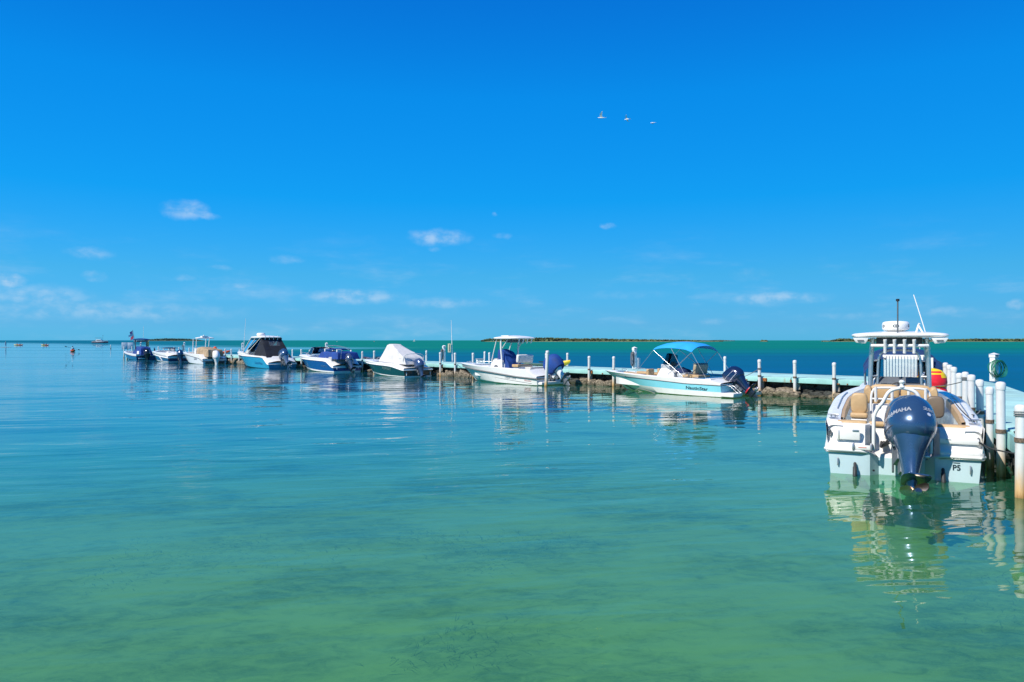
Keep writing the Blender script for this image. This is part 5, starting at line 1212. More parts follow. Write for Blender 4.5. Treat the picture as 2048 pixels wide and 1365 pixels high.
def tent_boat():
    F = Frame(43.5, V0); root = empty('motorboat', F.loc, F.rz)
    LB = mat('light_blue_hull', (.02, .28, .46), .18, var=.05, coat=.4)
    H = Hull(9.3, 2.75, .98, 1.36, band=lambda q: interp([(0,.34),(.02,.36),(.11,.90),(.16,.95),(.6,1.02),(1,1.22)], q), boot=lambda q: lerp(.03, .20, q**2.4), rake=1.8, pw=1.6, ch0=.01, drop=.50, dq=.12)
    H.build(root, LB, bottom=mat('blue_boot', (.01, .16, .30), .3), top=WHITE, floor=.40, qa=.10, qb=.55, cap=.28, rail=WHITE, rail_r=.035, crown=.12)
    H.letter(root, 'GradyWhite', .32, mat('blue_print', (.01, .10, .36), .4), F.x(517, 1.3), F.z(517, 727, 1.3), .95, .2, R(-2))
    b = MB(); b.box((1.15, 0, .70), (.45, 2.1, .58)); b.build('stern_cap', OFFWHITE, root, bev=.10)
    zt = 2.66; xa, xf = F.x(567, -1.05), F.x(497, 1.05)
    hardtop(root, xa, xf, 2.1, zt, .12, WHITE, .10)
    b = MB(); b.lathe([(.30, 0), (.36, .02), (.38, .08), (.36, .20), (.26, .26), (0, .27)], 28, Matrix.Translation((F.x(522, 0), 0, zt+.14))); b.build('radar_dome', WHITE, root, sharp=50)
    b = MB(); b.lathe([(.2, 0), (.2, .08)], 16, Matrix.Translation((F.x(522, 0), 0, zt+.07))); b.build('radar_foot', GREYWHITE, root)
    for k in range(4):
        b = MB(); b.tube([(xa+.10, .62-.38*k, zt-.26), (xa-.02, .62-.38*k, zt+.14)], .030, 8); b.build('rod_holder', WHITE, root)
    # black enclosure hanging from the top
    xt0, xt1 = F.x(562, -.92), F.x(523, .95)
    A = poly_ring([(F.x(582, -1.1), 1.10, .93), (F.x(507, 1.2), 1.22, 1.02), (F.x(507, 1.2), -1.22, 1.02), (F.x(582, -1.1), -1.10, .93)], 56); Bq = poly_ring([(xt0, .92, zt-.05), (xt1, .95, zt-.05), (xt1, -.95, zt-.05), (xt0, -.92, zt-.05)], 56)
    rr = blend_rings(A, Bq, 12); full = []
    amp = .06
    for r in rr: full.append([(x+amp*noise.noise((x*3, y*3, z*.6)), y+amp*noise.noise((y*3+9, x*3, z*.6)), z) for x, y, z in r])
    b = MB(); n = 56; o = 0; b.v = [tuple(p) for r in full for p in r]
    win = []
    for i in range(12):
        for j in range(n):
            f = (i*n+j, i*n+(j+1) % n, (i+1)*n+(j+1) % n, (i+1)*n+j); c = sum((Vector(b.v[k]) for k in f), Vector())/4
            aft = abs(c.y+.05) < .5 and c.x < xt0+.25 and 1.9 < c.z < 2.38
            (win if aft else b.f).append(f)
    w = MB(); w.v = list(b.v); w.f = win
    b.build('canvas_enclosure', BLACKCLOTH, root, sharp=70)
    if win: w.build('vinyl_window', VINYLWIN, root)
    # windscreen frames ahead of the tent
    xs = F.x(497, .6)
    for s in (1, -1):
        pipe(root, 'screen_post', [(xs+.3, s*1.0, 1.30), (xf-.25, s*.92, zt-.05)], .03, WHITE); pipe(root, 'screen_post', [(xs-.9, s*1.1, 1.25), (xt1+.2, s*.95, zt-.05)], .028, WHITE)
        pipe(root, 'screen_post', [(xs-.3, s*1.05, 1.28), (lerp(xt1, xf, .5), s*.94, zt-.05)], .022, WHITE)
        b = MB(); b.sheet([[(xs+.3, s*1.0, 1.32), (xs-.25, s*1.06, 1.30)], [(xf-.3, s*.9, zt-.08), (xt1+.55, s*.93, zt-.08)]], .006); b.build('side_window', GLASS, root)
        pipe(root, 'bow_rail', [(6.2, s*1.0, 1.32), (6.4, s*.95, 1.55), (8.2, s*.45, 1.66), (8.7, s*.2, 1.50)], .018, CHROME)
    b = MB(); b.sheet([[(xs+.3, 1.0, 1.32), (xs+.5, 0, 1.36), (xs+.3, -1.0, 1.32)], [(xf-.3, .9, zt-.08), (xf-.2, 0, zt-.08), (xf-.3, -.9, zt-.08)]], .006); b.build('windscreen', GLASS, root)
    b = MB(); b.box((xs-.4, .3, 1.35), (.5, 1.2, .4)); b.build('dash', OFFWHITE, root, bev=.05); b = MB(); b.box((xs-.66, .5, 1.48), (.05, .4, .25)); b.build('chart_plotter', BLACK, root, bev=.02)
    b = MB(); b.box((7.6, 0, 1.42), (.5, .5, .10)); b.build('deck_hatch', DKGREY, root, bev=.03)
    cleat(root, (8.3, 0, 1.44)); cleat(root, (1.4, 1.22, 1.02))
    outboard(root, .04, 0, .64, 1.16, 42, 0, MOTORBLUE, mat('motor_silver_blue', (.20, .25, .33), .22, metal=.6, coat=.6), MOTORBLUE, stripe={'z': [(.26, .02), (.20, .015), (.14, .02)], 'm': SILVER})
    tag(root, 'light blue motorboat with black canvas tent under a white hardtop', 'motorboat')
tent_boat()

def tan_boat():
    F = Frame(58.8, V0); root = empty('motorboat', F.loc, F.rz)
    H = Hull(8.3, 2.6, .95, 1.12, band=lambda q: interp([(0,.30),(.02,.32),(.12,.58),(.5,.86),(1,1.0)], q), boot=lambda q: lerp(.04, .2, q**2), rake=1.5, pw=1.3, ch0=.02, drop=.44, dq=.13)
    H.build(root, mat('pale_grey_white_hull', (.68, .72, .74), .25, var=.04), top=WHITE, floor=.40, qa=.10, qb=.66, cap=.24, rail=GREYRAIL, rail_r=.028)
    H.letter(root, 'Sailfish', .30, mat('dark_blue_print', (.01, .05, .20), .4), F.x(391.5, 1.2), F.z(391.5, 718.5, 1.2), 1.0, .3, R(-2))
    b = MB(); b.box((1.05, 0, .70), (.45, 1.95, .56)); b.build('stern_cap', WHITE, root, bev=.08)
    b = MB(); b.box((-.05, 0, .16), (.12, 1.9, .26)); b.build('transom_recess', mat('dark_green_panel', (.02, .06, .06), .5), root, bev=.04)
    x0, x1 = F.x(428, .2), F.x(400, .2)
    A = poly_ring([(x0, .80, .75), (x1-.4, .80, .75), (x1-.4, -.80, .75), (x0, -.80, .75)], 40); Bq = poly_ring([(x0+.2, .70, 1.45), (x1-.5, .62, 1.62), (x1-.5, -.62, 1.62), (x0+.2, -.70, 1.45)], 40); D = poly_ring([(x0+.6, .4, 1.52), (x1-.9, .4, 1.72), (x1-.9, -.4, 1.72), (x0+.6, -.4, 1.52)], 40)
    drape(root, 'console_cover', blend_rings(A, Bq, 7)+blend_rings(Bq, D, 2)[1:], TANCLOTH, .09, 3.0)
    xc = F.x(397, .2); wedge(root, 'console', [(xc-.5, .40), (xc-.5, 1.35), (xc+.1, 1.60), (xc+.5, 1.35), (xc+.7, .40)], -.5, .5, WHITE, .08)
    zt = 2.62; xa, xf = F.x(430, -.9), F.x(388.5, .9); hardtop(root, xa, xf, 1.8, zt, .10, WHITE, .12)
    b = MB(); b.box((lerp(xa, xf, .35), .1, zt+.16), (.5, .6, .14)); b.build('life_raft_case', WHITE, root, bev=.05)
    b = MB(); b.lathe([(.06, 0), (.09, .1), (.05, .22), (0, .24)], 12, Matrix.Translation((lerp(xa, xf, .15), .2, zt+.1))); b.build('antenna_dome', WHITE, root)
    for s in (1, -1):
        pipe(root, 'hardtop_leg', [(xc+.45, s*.62, .6), (xc+.35, s*.64, 1.6), (xc+.2, s*.66, zt-.05)], .045, WHITE); pipe(root, 'hardtop_leg', [(xc-.5, s*.62, .6), (xc-.55, s*.64, 1.6), (xc-.75, s*.66, zt-.05)], .040, WHITE)
        pipe(root, 'bow_rail', [(5.4, s*.95, 1.1), (5.6, s*.9, 1.26), (7.0, s*.5, 1.34), (7.4, s*.3, 1.2)], .016, CHROME)
    cushion(root, 'bow_cushion', (5.2, 0, 1.0), (1.4, 1.3, .22), mat('tan_grey_vinyl', (0, 0, 0)))
    cleat(root, (7.2, 0, 1.2)); cleat(root, (1.4, 1.15, .99))
    outboard(root, .10, 0, .55, 1.12, 8, 0, MOTORWHITE, MOTORWHITE, MOTORWHITE)
    tag(root, 'white motorboat with tan covered console and white outboard motor', 'motorboat')
tan_boat()

def navy_boat():
    F = Frame(69.2, V0); root = empty('motorboat', F.loc, F.rz)
    NV = mat('navy_blue_hull', (.008, .055, .14), .18, var=.05, coat=.4)
    H = Hull(8.3, 2.55, .98, 1.10, band=lambda q: interp([(0,.42),(.2,.50),(.5,.66),(.8,.82),(1,.95)], q), boot=lambda q: lerp(.05, .35, q**1.8), rake=1.6, pw=1.2, ch0=.02, drop=.36, dq=.14)
    H.build(root, NV, bottom=WHITE, top=WHITE, floor=.40, qa=.10, qb=.60, cap=.26, rail=WHITE, rail_r=.025, crown=.16)
    b = MB(); p = [H.side_pt(1.9+.12*k, lerp(.10, .62, (k/9)**.8)) for k in range(10)]; b.tube([(x, y+.006, z) for x, y, z in p], .04, 5); b.build('white_slash', WHITE, root)
    for dz in (.13, .21):
        b = MB(); p = [Vector(H.pt(q, H.w_of(q, H.band(q)+dz))) for q in [k/20*.95 for k in range(1, 21)]]; b.tube([(v.x, v.y+.005, v.z) for v in p], .014, 5); b.build('pin_stripe', DKGREY, root)
    b = MB(); b.box((.95, 0, .68), (.4, 1.95, .54)); b.build('stern_cap', WHITE, root, bev=.10)
    cushion(root, 'stern_lounge', (1.2, .1, 1.02), (.7, 1.6, .24), OFFWHITE, None, .10); b = MB(); b.box((.72, .45, .66), (.06, .36, .30)); b.build('stern_step', GREYWHITE, root, bev=.03)
    folded_canopy(root, F.x(359, -.8), F.x(321, .8), 1.6, 1.50, NAVY)
    for s in (1, -1):
        pipe(root, 'canopy_strut', [(F.x(350, s), s*1.05, 1.02), (F.x(345, s), s*1.0, 1.5)], .016, CHROME)
        b = MB(); b.sheet([[(4.1, s*.95, 1.10), (5.0, s*.6, 1.22)], [(3.8, s*.85, 1.42), (4.5, s*.5, 1.50)]], .008); b.build('windscreen', GLASS, root)
    cleat(root, (7.2, 0, 1.22)); cleat(root, (1.4, 1.12, 1.02))
    outboard(root, .06, 0, .52, 1.06, 20, 0, mat('motor_navy_blue', (.014, .05, .12), .22, metal=.3, coat=.7), mat('motor_navy_blue', (0, 0, 0)), MOTORDARK, stripe={'z': [(.30, .03)], 'm': SILVER})
    tag(root, 'white decked motorboat with navy hull and folded dark canopy', 'motorboat')
navy_boat()

def flag_boat():
    F = Frame(81.0, V0); root = empty('motorboat', F.loc, F.rz)
    BH = mat('mid_blue_hull', (.006, .09, .22), .18, var=.05, coat=.4)
    H = Hull(8.2, 2.4, .66, 1.02, band=lambda q: interp([(0,.44),(.2,.48),(.6,.70),(1,.92)], q), boot=lambda q: lerp(.02, .05, q), rake=1.5, pw=1.3, ch0=.01)
    H.build(root, BH, bottom=BH, top=WHITE, floor=.35, qa=.08, qb=.80, cap=.22, rail=NAVY, rail_r=.02)
    b = MB(); b.box((-.05, .42, .16), (.10, .9, .14)); b.build('engine_bracket', WHITE, root, bev=.03)
    b = MB(); b.box((.85, .1, .72), (.8, 1.2, .72)); b.build('cooler_seat', OFFWHITE, root, bev=.08)
    x0, x1 = F.x(291, .2), F.x(275, .2)
    A = poly_ring([(x0+.1, .70, .55), (x1+.3, .72, .60), (x1+.3, -.72, .60), (x0+.1, -.70, .55)], 40); Bq = poly_ring([(x0+.6, .55, 1.52), (x1-.3, .55, 1.60), (x1-.3, -.55, 1.60), (x0+.6, -.55, 1.52)], 40); D = poly_ring([(x0+1.0, .3, 1.60), (x1-.8, .3, 1.66), (x1-.8, -.3, 1.66), (x0+1.0, -.3, 1.60)], 40)
    drape(root, 'console_cover', blend_rings(A, Bq, 7)+blend_rings(Bq, D, 2)[1:], ROYAL, .08, 3.0)
    zt = 2.50; xa, xf = F.x(298, -1.0), F.x(266, 1.0); hardtop(root, xa, xf, 2.0, zt, .09, ROYAL, .10, 'canvas_top')
    b = MB(); b.box((lerp(xa, xf, .38), 0, zt-.2), (1.3, 1.3, .22)); b.build('electronics_box', DKGREY, root, bev=.04)
    for s in (1, -1):
        pipe(root, 'top_leg', [(lerp(xa, xf, .25), s*.62, .5), (lerp(xa, xf, .25), s*.66, zt-.05)], .035, DKGREY); pipe(root, 'top_leg', [(lerp(xa, xf, .68), s*.60, .7), (lerp(xa, xf, .55), s*.66, zt-.05)], .03, DKGREY)
    for k in range(4):
        b = MB(); b.tube([(xa+.1, -.45+.3*k, zt-.3), (xa-.02, -.45+.3*k, zt+.06)], .03, 8); b.build('rod_holder', PIPE, root)
    cushion(root, 'yellow_life_jacket', (xa+.1, -.85, zt-.55), (.16, .34, .7), mat('faded_yellow_cloth', (.55, .50, .20), .8), None, .06)
    pipe(root, 'whip_antenna', [(xa+.4, -.45, zt+.05), (xa+.35, -.45, 4.15)], .018, WHITE)
    xs = F.x(267, .6); pipe(root, 'flag_staff', [(xs, .6, .9), (xs-.1, .55, zt), (xs+.35, .60, 3.68)], .02, DKGREY)
    for k, (m, z0, z1) in enumerate(((mat('flag_navy', (.015, .03, .16), .8), 3.25, 3.66), (mat('flag_white', (.7, .68, .70), .8), 2.98, 3.25), (mat('flag_red', (.42, .05, .10), .8), 2.62, 2.98))):
        b = MB(); rows = [[(xs+.02+.32*(z-2.5)/1.18+.02*math.sin(9*z), .60+d*(.55 if k == 1 else .30)+.04*math.sin(6*z+5*d), z-.25*d) for d in (0, .33, .66, 1.0)] for z in [lerp(z0, z1, j/5) for j in range(6)]]
        b.sheet(rows, .006); b.build('flag', m, root)
    b = MB(); b.tube([H.side_pt(4.0, .18, .10), H.side_pt(4.0, -.02, .10)], .07, 10); b.build('fender', mat('cream_fender', (.62, .58, .42), .5), root)
    cleat(root, (7.0, 0, 1.1)); cleat(root, (.5, 1.05, .72))
    outboard(root, .06, 0, .50, 1.15, 14, 0, mat('motor_black', (.012, .016, .024), .2, metal=.3, coat=.7), mat('motor_black', (0, 0, 0)), MOTORDARK, stripe={'z': [(.05, .30)], 'm': GREYPART})
    tag(root, 'blue hulled motorboat with royal blue console cover, canvas top and a flag', 'motorboat')
flag_boat()

# ------------------------------------------------------------------ boat ahead of the big one, in the corner of the harbour
def corner_boat():
    p = npt(9.3, -1.28); rz = math.atan2(ND.y, ND.x); root = empty('motorboat', p, rz)
    H = Hull(6.4, 2.4, .80, 1.0, rake=1.2, pw=1.3)
    H.build(root, WHITE, floor=.40, qa=.08, qb=.75, cap=.22, rail=GREYRAIL, rail_r=.02)
    # blue canopy with clear side curtains
    xa, xf, zt = .9, 3.6, 1.74
    zf = lambda k: zt+.36*(1-abs(k)**3.0)-.18*abs(k)**8
    rows = [[(lerp(xa, xf, i/10), 1.06*k, zf(k)+.05*math.sin(math.pi*i/10)) for k in [j/10 for j in range(-10, 11)]] for i in range(11)]
    MB().sheet(rows, .02).build('canopy_top', mat('deep_blue_canvas', (.001, .035, .14), .8, var=.2), root, sharp=60)
    rows = [[(xa-.012-.02*j, 1.055*k, zf(k)+.012-.085*j) for k in [q/10 for q in range(-10, 11)]] for j in range(4)]
    MB().sheet(rows, .012).build('canopy_valance', mat('deep_blue_canvas', (0, 0, 0)), root, sharp=60)
    for s in (1, -1):
        for x in (xa+.05, lerp(xa, xf, .5), xf-.05): pipe(root, 'canopy_post', [(x, s*1.02, .85), (x, s*1.03, 1.3), (x, s*1.02, zf(.95)-.02)], .018, CHROME)
        b = MB(); b.sheet([[(xa+.08, s*1.03, .95), (xf-.08, s*1.03, .95)], [(xa+.08, s*1.03, 1.6), (xf-.08, s*1.03, 1.6)]], .004); b.build('side_curtain', VINYLWIN, root)
    b = MB(); b.sheet([[(xa+.05, -1.1, .95), (xa+.05, -.55, .95)], [(xa+.05, -1.1, 1.72), (xa+.05, -.55, 2.0)]], .004); b.build('rear_curtain', glass('blue_tint_vinyl', (.30, .55, .66), milk=.02), root)
    b = MB(); b.tube([(xa+.04, -.82, .95), (xa+.04, -.82, 1.9)], .012, 6); b.build('curtain_zip', NAVY, root)
    # white slatted bench back standing upright in the stern
    ys = [.46-.083*k for k in range(13)]
    for k, y in enumerate(ys):
        b = MB(); b.box((.62, y, 1.52), (.035, .066, .86)); b.build('bench_slat', WHITE, root, bev=.008)
    for z in (1.12, 1.92):
        b = MB(); b.box((.655, -.04, z), (.04, 1.12, .07)); b.build('bench_rail', WHITE, root, bev=.008)
    for (y, z) in ((.46, 1.84), (.46, 1.14)):
        b = MB(); b.lathe([(.03, 0), (.03, .015), (0, .015)], 10, Matrix.Translation((.60, y, z)) @ Matrix.Rotation(R(-90), 4, 'Y')); b.build('bench_knob', DKGREY, root)
    b = MB(); b.box((.75, -.72, 1.35), (.03, .24, 1.05)); b.build('white_locker_door', WHITE, root, bev=.01)
    b = MB(); b.box((.80, 0, .78), (.5, 1.9, .7)); b.build('stern_bench', WHITE, root, bev=.05)
    outboard(root, -.05, 0, .62, .9, 10, 0, MOTORWHITE, MOTORWHITE, MOTORWHITE)
    pipe(root, 'whip_antenna', [(2.0, -.55, 2.05), (2.0, -.50, 2.5)], .012, WHITE)
    tag(root, 'white boat with deep blue canopy and slatted seat back beyond the big boat', 'motorboat')
    # red and yellow towable tube on its stern quarter
    q = root.matrix_basis @ Vector((.10, -.76, .78)); t = empty('towable_tube', q, rz); t.scale = (.88, .88, .80)
    YL = mat('yellow_tube_fabric', (.85, .58, .01), .5, var=.08); RD = mat('red_tube_fabric', (.72, .012, .03), .5, var=.10)
    def tube_ring(zz, w, d, n=28): return [(d*math.cos(a), w*math.sin(a), zz) for a in [2*math.pi*k/n for k in range(n)]]
    prof = [(.0,.40,.30),(.06,.44,.34),(.16,.46,.36),(.24,.44,.34),(.27,.40,.31),(.32,.43,.33),(.48,.46,.36),(.66,.44,.34),(.80,.39,.30),(.92,.30,.22),(.98,.16,.12),(1.0,.03,.02)]
    def seg(name, m, z0, z1, off=0.0, js=None):
        zz = [z0+(z1-z0)*k/8 for k in range(9)]; rr = [tube_ring(z, interp([(p[0], p[1]) for p in prof], z)+off, interp([(p[0], p[2]) for p in prof], z)+off) for z in zz]
        b = MB()
        if js is None: b.loft(rr, cap0=z0 == 0, cap1=z1 >= .99)
        else: b.sheet([[r[j % 28] for j in js] for r in rr], .006)
        return b.build(name, m, t, sharp=60)
    seg('lower_band', YL, 0, .12); seg('base_ring', RD, .12, .30); seg('tube_body', RD, .30, .78); seg('tube_top', YL, .78, 1.0)
    # yellow side panels and stripes
    seg('yellow_panel', YL, .46, .70, .006, range(8, 14)); seg('yellow_shoulder', YL, .66, .78, .006, range(17, 25)); seg('red_stripe', RD, .84, .90, .006, range(7, 19)); seg('yellow_piping', YL, .345, .365, .008, range(7, 22))
    T_ = facing((-.36, -.10, .20), (-1, 0, 0)); o = text('lettering', 'KA', .21, YL, t, T_, 1.15, .1, .012)
    bv = BVHTree.FromPolygons([Vector(v) for r in [tube_ring(z, interp([(p[0], p[1]) for p in prof], z), interp([(p[0], p[2]) for p in prof], z)) for z in (.1, .2, .3)] for v in r], [(i*28+j, i*28+(j+1) % 28, (i+1)*28+(j+1) % 28, (i+1)*28+j) for i in range(2) for j in range(28)])
    for v in o.data.vertices:
        h = bv.ray_cast(Vector((-2, v.co.y, v.co.z)), Vector((1, 0, 0)))
        if h[0]: v.co.x = h[0].x-.006
    tag(t, 'red and yellow inflatable towable tube on the stern of the canopied boat', 'inflatable')
corner_boat()
# ------------------------------------------------------------------ paddlers, far boats, birds
SKIN = mat('skin', (.45, .26, .17), .6)
def skinned(name, verts, edges, radii, m, parent, sub=1):
    me = bpy.data.meshes.new(name); me.from_pydata(verts, edges, []); o = bpy.data.objects.new(name, me); COL.objects.link(o); o.parent = parent
    sk = o.modifiers.new('skin', 'SKIN'); 
    for i, r in enumerate(radii): me.skin_vertices[0].data[i].radius = (r, r) if not isinstance(r, tuple) else r
    me.skin_vertices[0].data[0].use_root = True
    ss = o.modifiers.new('sub', 'SUBSURF'); ss.levels = ss.render_levels = sub
    dg = bpy.context.evaluated_depsgraph_get(); nm = bpy.data.meshes.new_from_object(o.evaluated_get(dg)); o.modifiers.clear(); o.data = nm
    nm.materials.clear(); nm.materials.append(m); nm.shade_smooth(); return o
def head(parent, c, m_hat, r=.105):
    b = MB(); b.lathe([(.001, -.12), (.05, -.11), (.085, -.05), (.10, .02), (.095, .08), (.06, .12), (.001, .135)], 14, Matrix.Translation(c)); b.build('head', SKIN, parent)
    b = MB(); b.lathe([(.16, .045), (.16, .055), (.105, .06), (.10, .12), (.05, .15), (.001, .155)], 14, Matrix.Translation(c)); b.build('hat', m_hat, parent)
def seated_person(loc, rz, shirt, hat, label, lean=.0, reach=1):
    root = empty('person', loc, rz)
    V = [(0, 0, .10), (.02, 0, .32), (.04+lean, 0, .56), (.05+lean, 0, .68),
         (.05+lean, .19, .54), (.28+lean, .30, .40), (.50+lean, .24, .46), (.05+lean, -.19, .54), (.28+lean, -.30, .40), (.50+lean, -.24, .46),
         (.06, .10, .08), (.45, .14, .20), (.80, .11, .06), (.06, -.10, .08), (.45, -.14, .20), (.80, -.11, .06)]
    E_ = [(0,1),(1,2),(2,3),(2,4),(4,5),(5,6),(2,7),(7,8),(8,9),(0,10),(10,11),(11,12),(0,13),(13,14),(14,15)]
    skinned('body', V, E_, [.15,.14,.15,.055,.075,.05,.04,.075,.05,.04,.10,.07,.05,.10,.07,.05], shirt, root)
    head(root, (.07+lean, 0, .84), hat)
    tag(root, label, 'person'); return root
def paddle(loc, rz, label, tilt=12, L=2.2):
    root = empty('paddle', loc, rz); t = R(tilt)
    a, c = Vector((0, -L/2*math.cos(t), -L/2*math.sin(t))), Vector((0, L/2*math.cos(t), L/2*math.sin(t)))
    MB().tube([a, c], .018, 8).build('shaft', BLACK, root)
    for p, s in ((a, -1), (c, 1)):
        d = (c-a).normalized()*s; b = MB(); rows = [[p+d*(-.02+.42*k/5)+Vector((0, 0, 1))*w*.10*math.sin(math.pi*min(.95, .25+.7*k/5)) for w in (-1, 0, 1)] for k in range(6)]; b.sheet(rows, .012); b.build('blade', BLACK, root)
    tag(root, label, 'paddle'); return root
PINK = mat('pink_red_plastic', (.72, .08, .10), .4); SKYSHIRT = mat('pale_blue_shirt', (.45, .70, .78), .8); DARKSHIRT = mat('dark_shirt', (.03, .04, .07), .8); REDSHIRT = mat('red_shirt', (.5, .05, .08), .8); STRAW = mat('straw_hat', (.45, .36, .22), .9)
def kayaks():
    # single orange kayak nearer the dock
    p = at_z(145.5, 703.5, 0); rz = R(128)
    r = empty('kayak', p, rz); kayak_mesh(3.3, .95, .55, ORANGE, 'hull', r); b = MB(); b.box((-.3, 0, .42), (.10, .5, .34)); b.build('seat_back', BLACK, r, bev=.03); tag(r, 'orange kayak with one paddler, nearest of the kayaks', 'kayak', 'kayaks out on the water')
    seated_person(p+Vector((0, 0, .20)), rz, SKYSHIRT, DARKSHIRT, 'paddler in a pale blue shirt sitting in the orange kayak')
    paddle(p+Vector((math.cos(rz)*.5, math.sin(rz)*.5, .72)), rz, 'black paddle held by the paddler in the orange kayak', 16)
    for (px, py, rzz, lab, sh) in [(37, 691.2, R(12), 'yellow and pink tandem kayak left of the other tandem', (REDSHIRT, DARKSHIRT)), (90, 691.6, R(-6), 'yellow and pink tandem kayak in the middle of the far three', (DARKSHIRT, DARKSHIRT))]:
        p = at_z(px, py, 0); r = empty('kayak', p, rzz); kayak_mesh(3.9, .9, .62, YELLOW, 'hull', r)
        kayak_mesh(2.0, .93, .64, PINK, 'pink_end', r, loc=(.95, 0, .005)); tag(r, lab, 'kayak', 'kayaks out on the water')
        d = Vector((math.cos(rzz), math.sin(rzz), 0))
        for k, (o, s) in enumerate(((-.7, sh[0]), (.55, sh[1]))):
            seated_person(p+d*o+Vector((0, 0, .18)), rzz, s, DARKSHIRT, ('rear' if k == 0 else 'front')+' paddler of the '+('left' if px < 50 else 'middle')+' tandem kayak on the far water')
            paddle(p+d*(o+.5)+Vector((0, 0, .74)), rzz, 'dark paddle of the '+('rear' if k == 0 else 'front')+' paddler in the '+('left' if px < 50 else 'middle')+' tandem kayak', -18+30*k)
    # stand-up paddler
    p = at_z(11, 695.2, 0); r = empty('paddle_board', p, R(20)); kayak_mesh(3.2, .78, .14, mat('pale_board', (.55, .60, .62), .4), 'board', r, False); b = MB(); b.box((0, 0, .112), (.9, .5, .008)); b.build('deck_pad', GREYWHITE, r); tag(r, 'pale stand-up paddle board at the left edge of the picture', 'paddle board')
    q = empty('person', p+Vector((0, 0, .12)), R(-30))
    V = [(0, 0, .92), (0, 0, 1.15), (.02, 0, 1.40), (.03, 0, 1.50), (.0, .20, 1.38), (.16, .26, 1.14), (.34, .14, 1.06), (.0, -.20, 1.38), (.20, -.20, 1.22), (.34, -.02, 1.32), (.0, .11, .86), (.05, .14, .48), (0, .15, .08), (.12, .17, .03), (0, -.11, .86), (.05, -.14, .48), (0, -.15, .08), (.12, -.17, .03)]
    E_ = [(0,1),(1,2),(2,3),(2,4),(4,5),(5,6),(2,7),(7,8),(8,9),(0,10),(10,11),(11,12),(12,13),(0,14),(14,15),(15,16),(16,17)]
    skinned('body', V, E_, [.15,.135,.15,.055,.07,.05,.04,.07,.05,.04,.10,.07,.045,.04,.10,.07,.045,.04], mat('blue_white_clothes', (.30, .40, .52), .8), q)
    head(q, (.05, 0, 1.64), STRAW); tag(q, 'person in blue and white standing on the paddle board', 'person')
    pd = empty('paddle', p+Vector((.33, -.14, .16)), R(-30)); MB().tube([(0, 0, -.1), (0, .08, 1.5)], .016, 8).build('shaft', BLACK, pd); b = MB(); b.sheet([[(0, w*.09*math.sin(math.pi*(.2+.7*k/4)), -.1-.38*k/4) for w in (-1, 0, 1)] for k in range(5)], .012); b.build('blade', BLACK, pd); tag(pd, 'long single-bladed paddle held by the standing paddler', 'paddle')
kayaks()
def marker_post():
    r = empty('channel_marker', at_z(221.5, 698, 0)); b = MB(); b.lathe([(.10, -1), (.10, .5), (.115, .52), (.115, 1.05), (.09, 1.12), (0, 1.14)], 12); b.build('post', WHITE, r); b = MB(); b.lathe([(.13, -.1), (.13, .22), (.10, .24)], 12); b.build('dark_base', DKGREY, r)
    b = MB(); b.lathe([(.118, .72), (.118, .80)], 12); b.build('band', mat('orange_band', (.7, .2, .02), .5), r); tag(r, 'short white marker post standing in open water left of the dock end', 'marker')
    for (px, py, s, lab, c) in [(674, 684, .5, 'small pale float on the far green water above the royal boat', OFFWHITE), (748.5, 683.8, .6, 'small pink and white float on the far green water', PINK)]:
        r = empty('mooring_float', at_z(px, py, 0)); b = MB(); b.lathe([(.01, -.35), (.5, -.2), (.62, .05), (.5, .32), (.2, .45), (.1, .5), (.1, .75), (0, .76)], 14, Matrix.Diagonal((s*2, s*2, s*2, 1))); b.build('float', c, r); b = MB(); b.tube([(0, 0, 1.4*s), (0, 0, 2.6*s)], .05, 6); b.build('staff', PIPE, r); tag(r, lab, 'float')
    # small far sail
    r = empty('sailing_dinghy', at_y(828.5, 683.6, 1300)*1.0); r.location.z = 0; kayak_mesh(4.5, 1.5, .8, WHITE, 'hull', r); b = MB(); b.tube([(.5, 0, .5), (.5, 0, 4.6)], .06, 6); b.build('mast', PIPE, r)
    b = MB(); b.sheet([[(.4, .02, .9), (-.6, .12, .9), (-1.7, .06, .9)], [(.42, .02, 2.6), (-.2, .10, 2.6), (-1.0, .05, 2.6)], [(.45, .02, 4.5), (.42, .03, 4.5), (.38, .02, 4.5)]], .02); b.build('sail', WHITECLOTH, r); tag(r, 'tiny white sail on the horizon left of the meter box', 'sailboat')
marker_post()
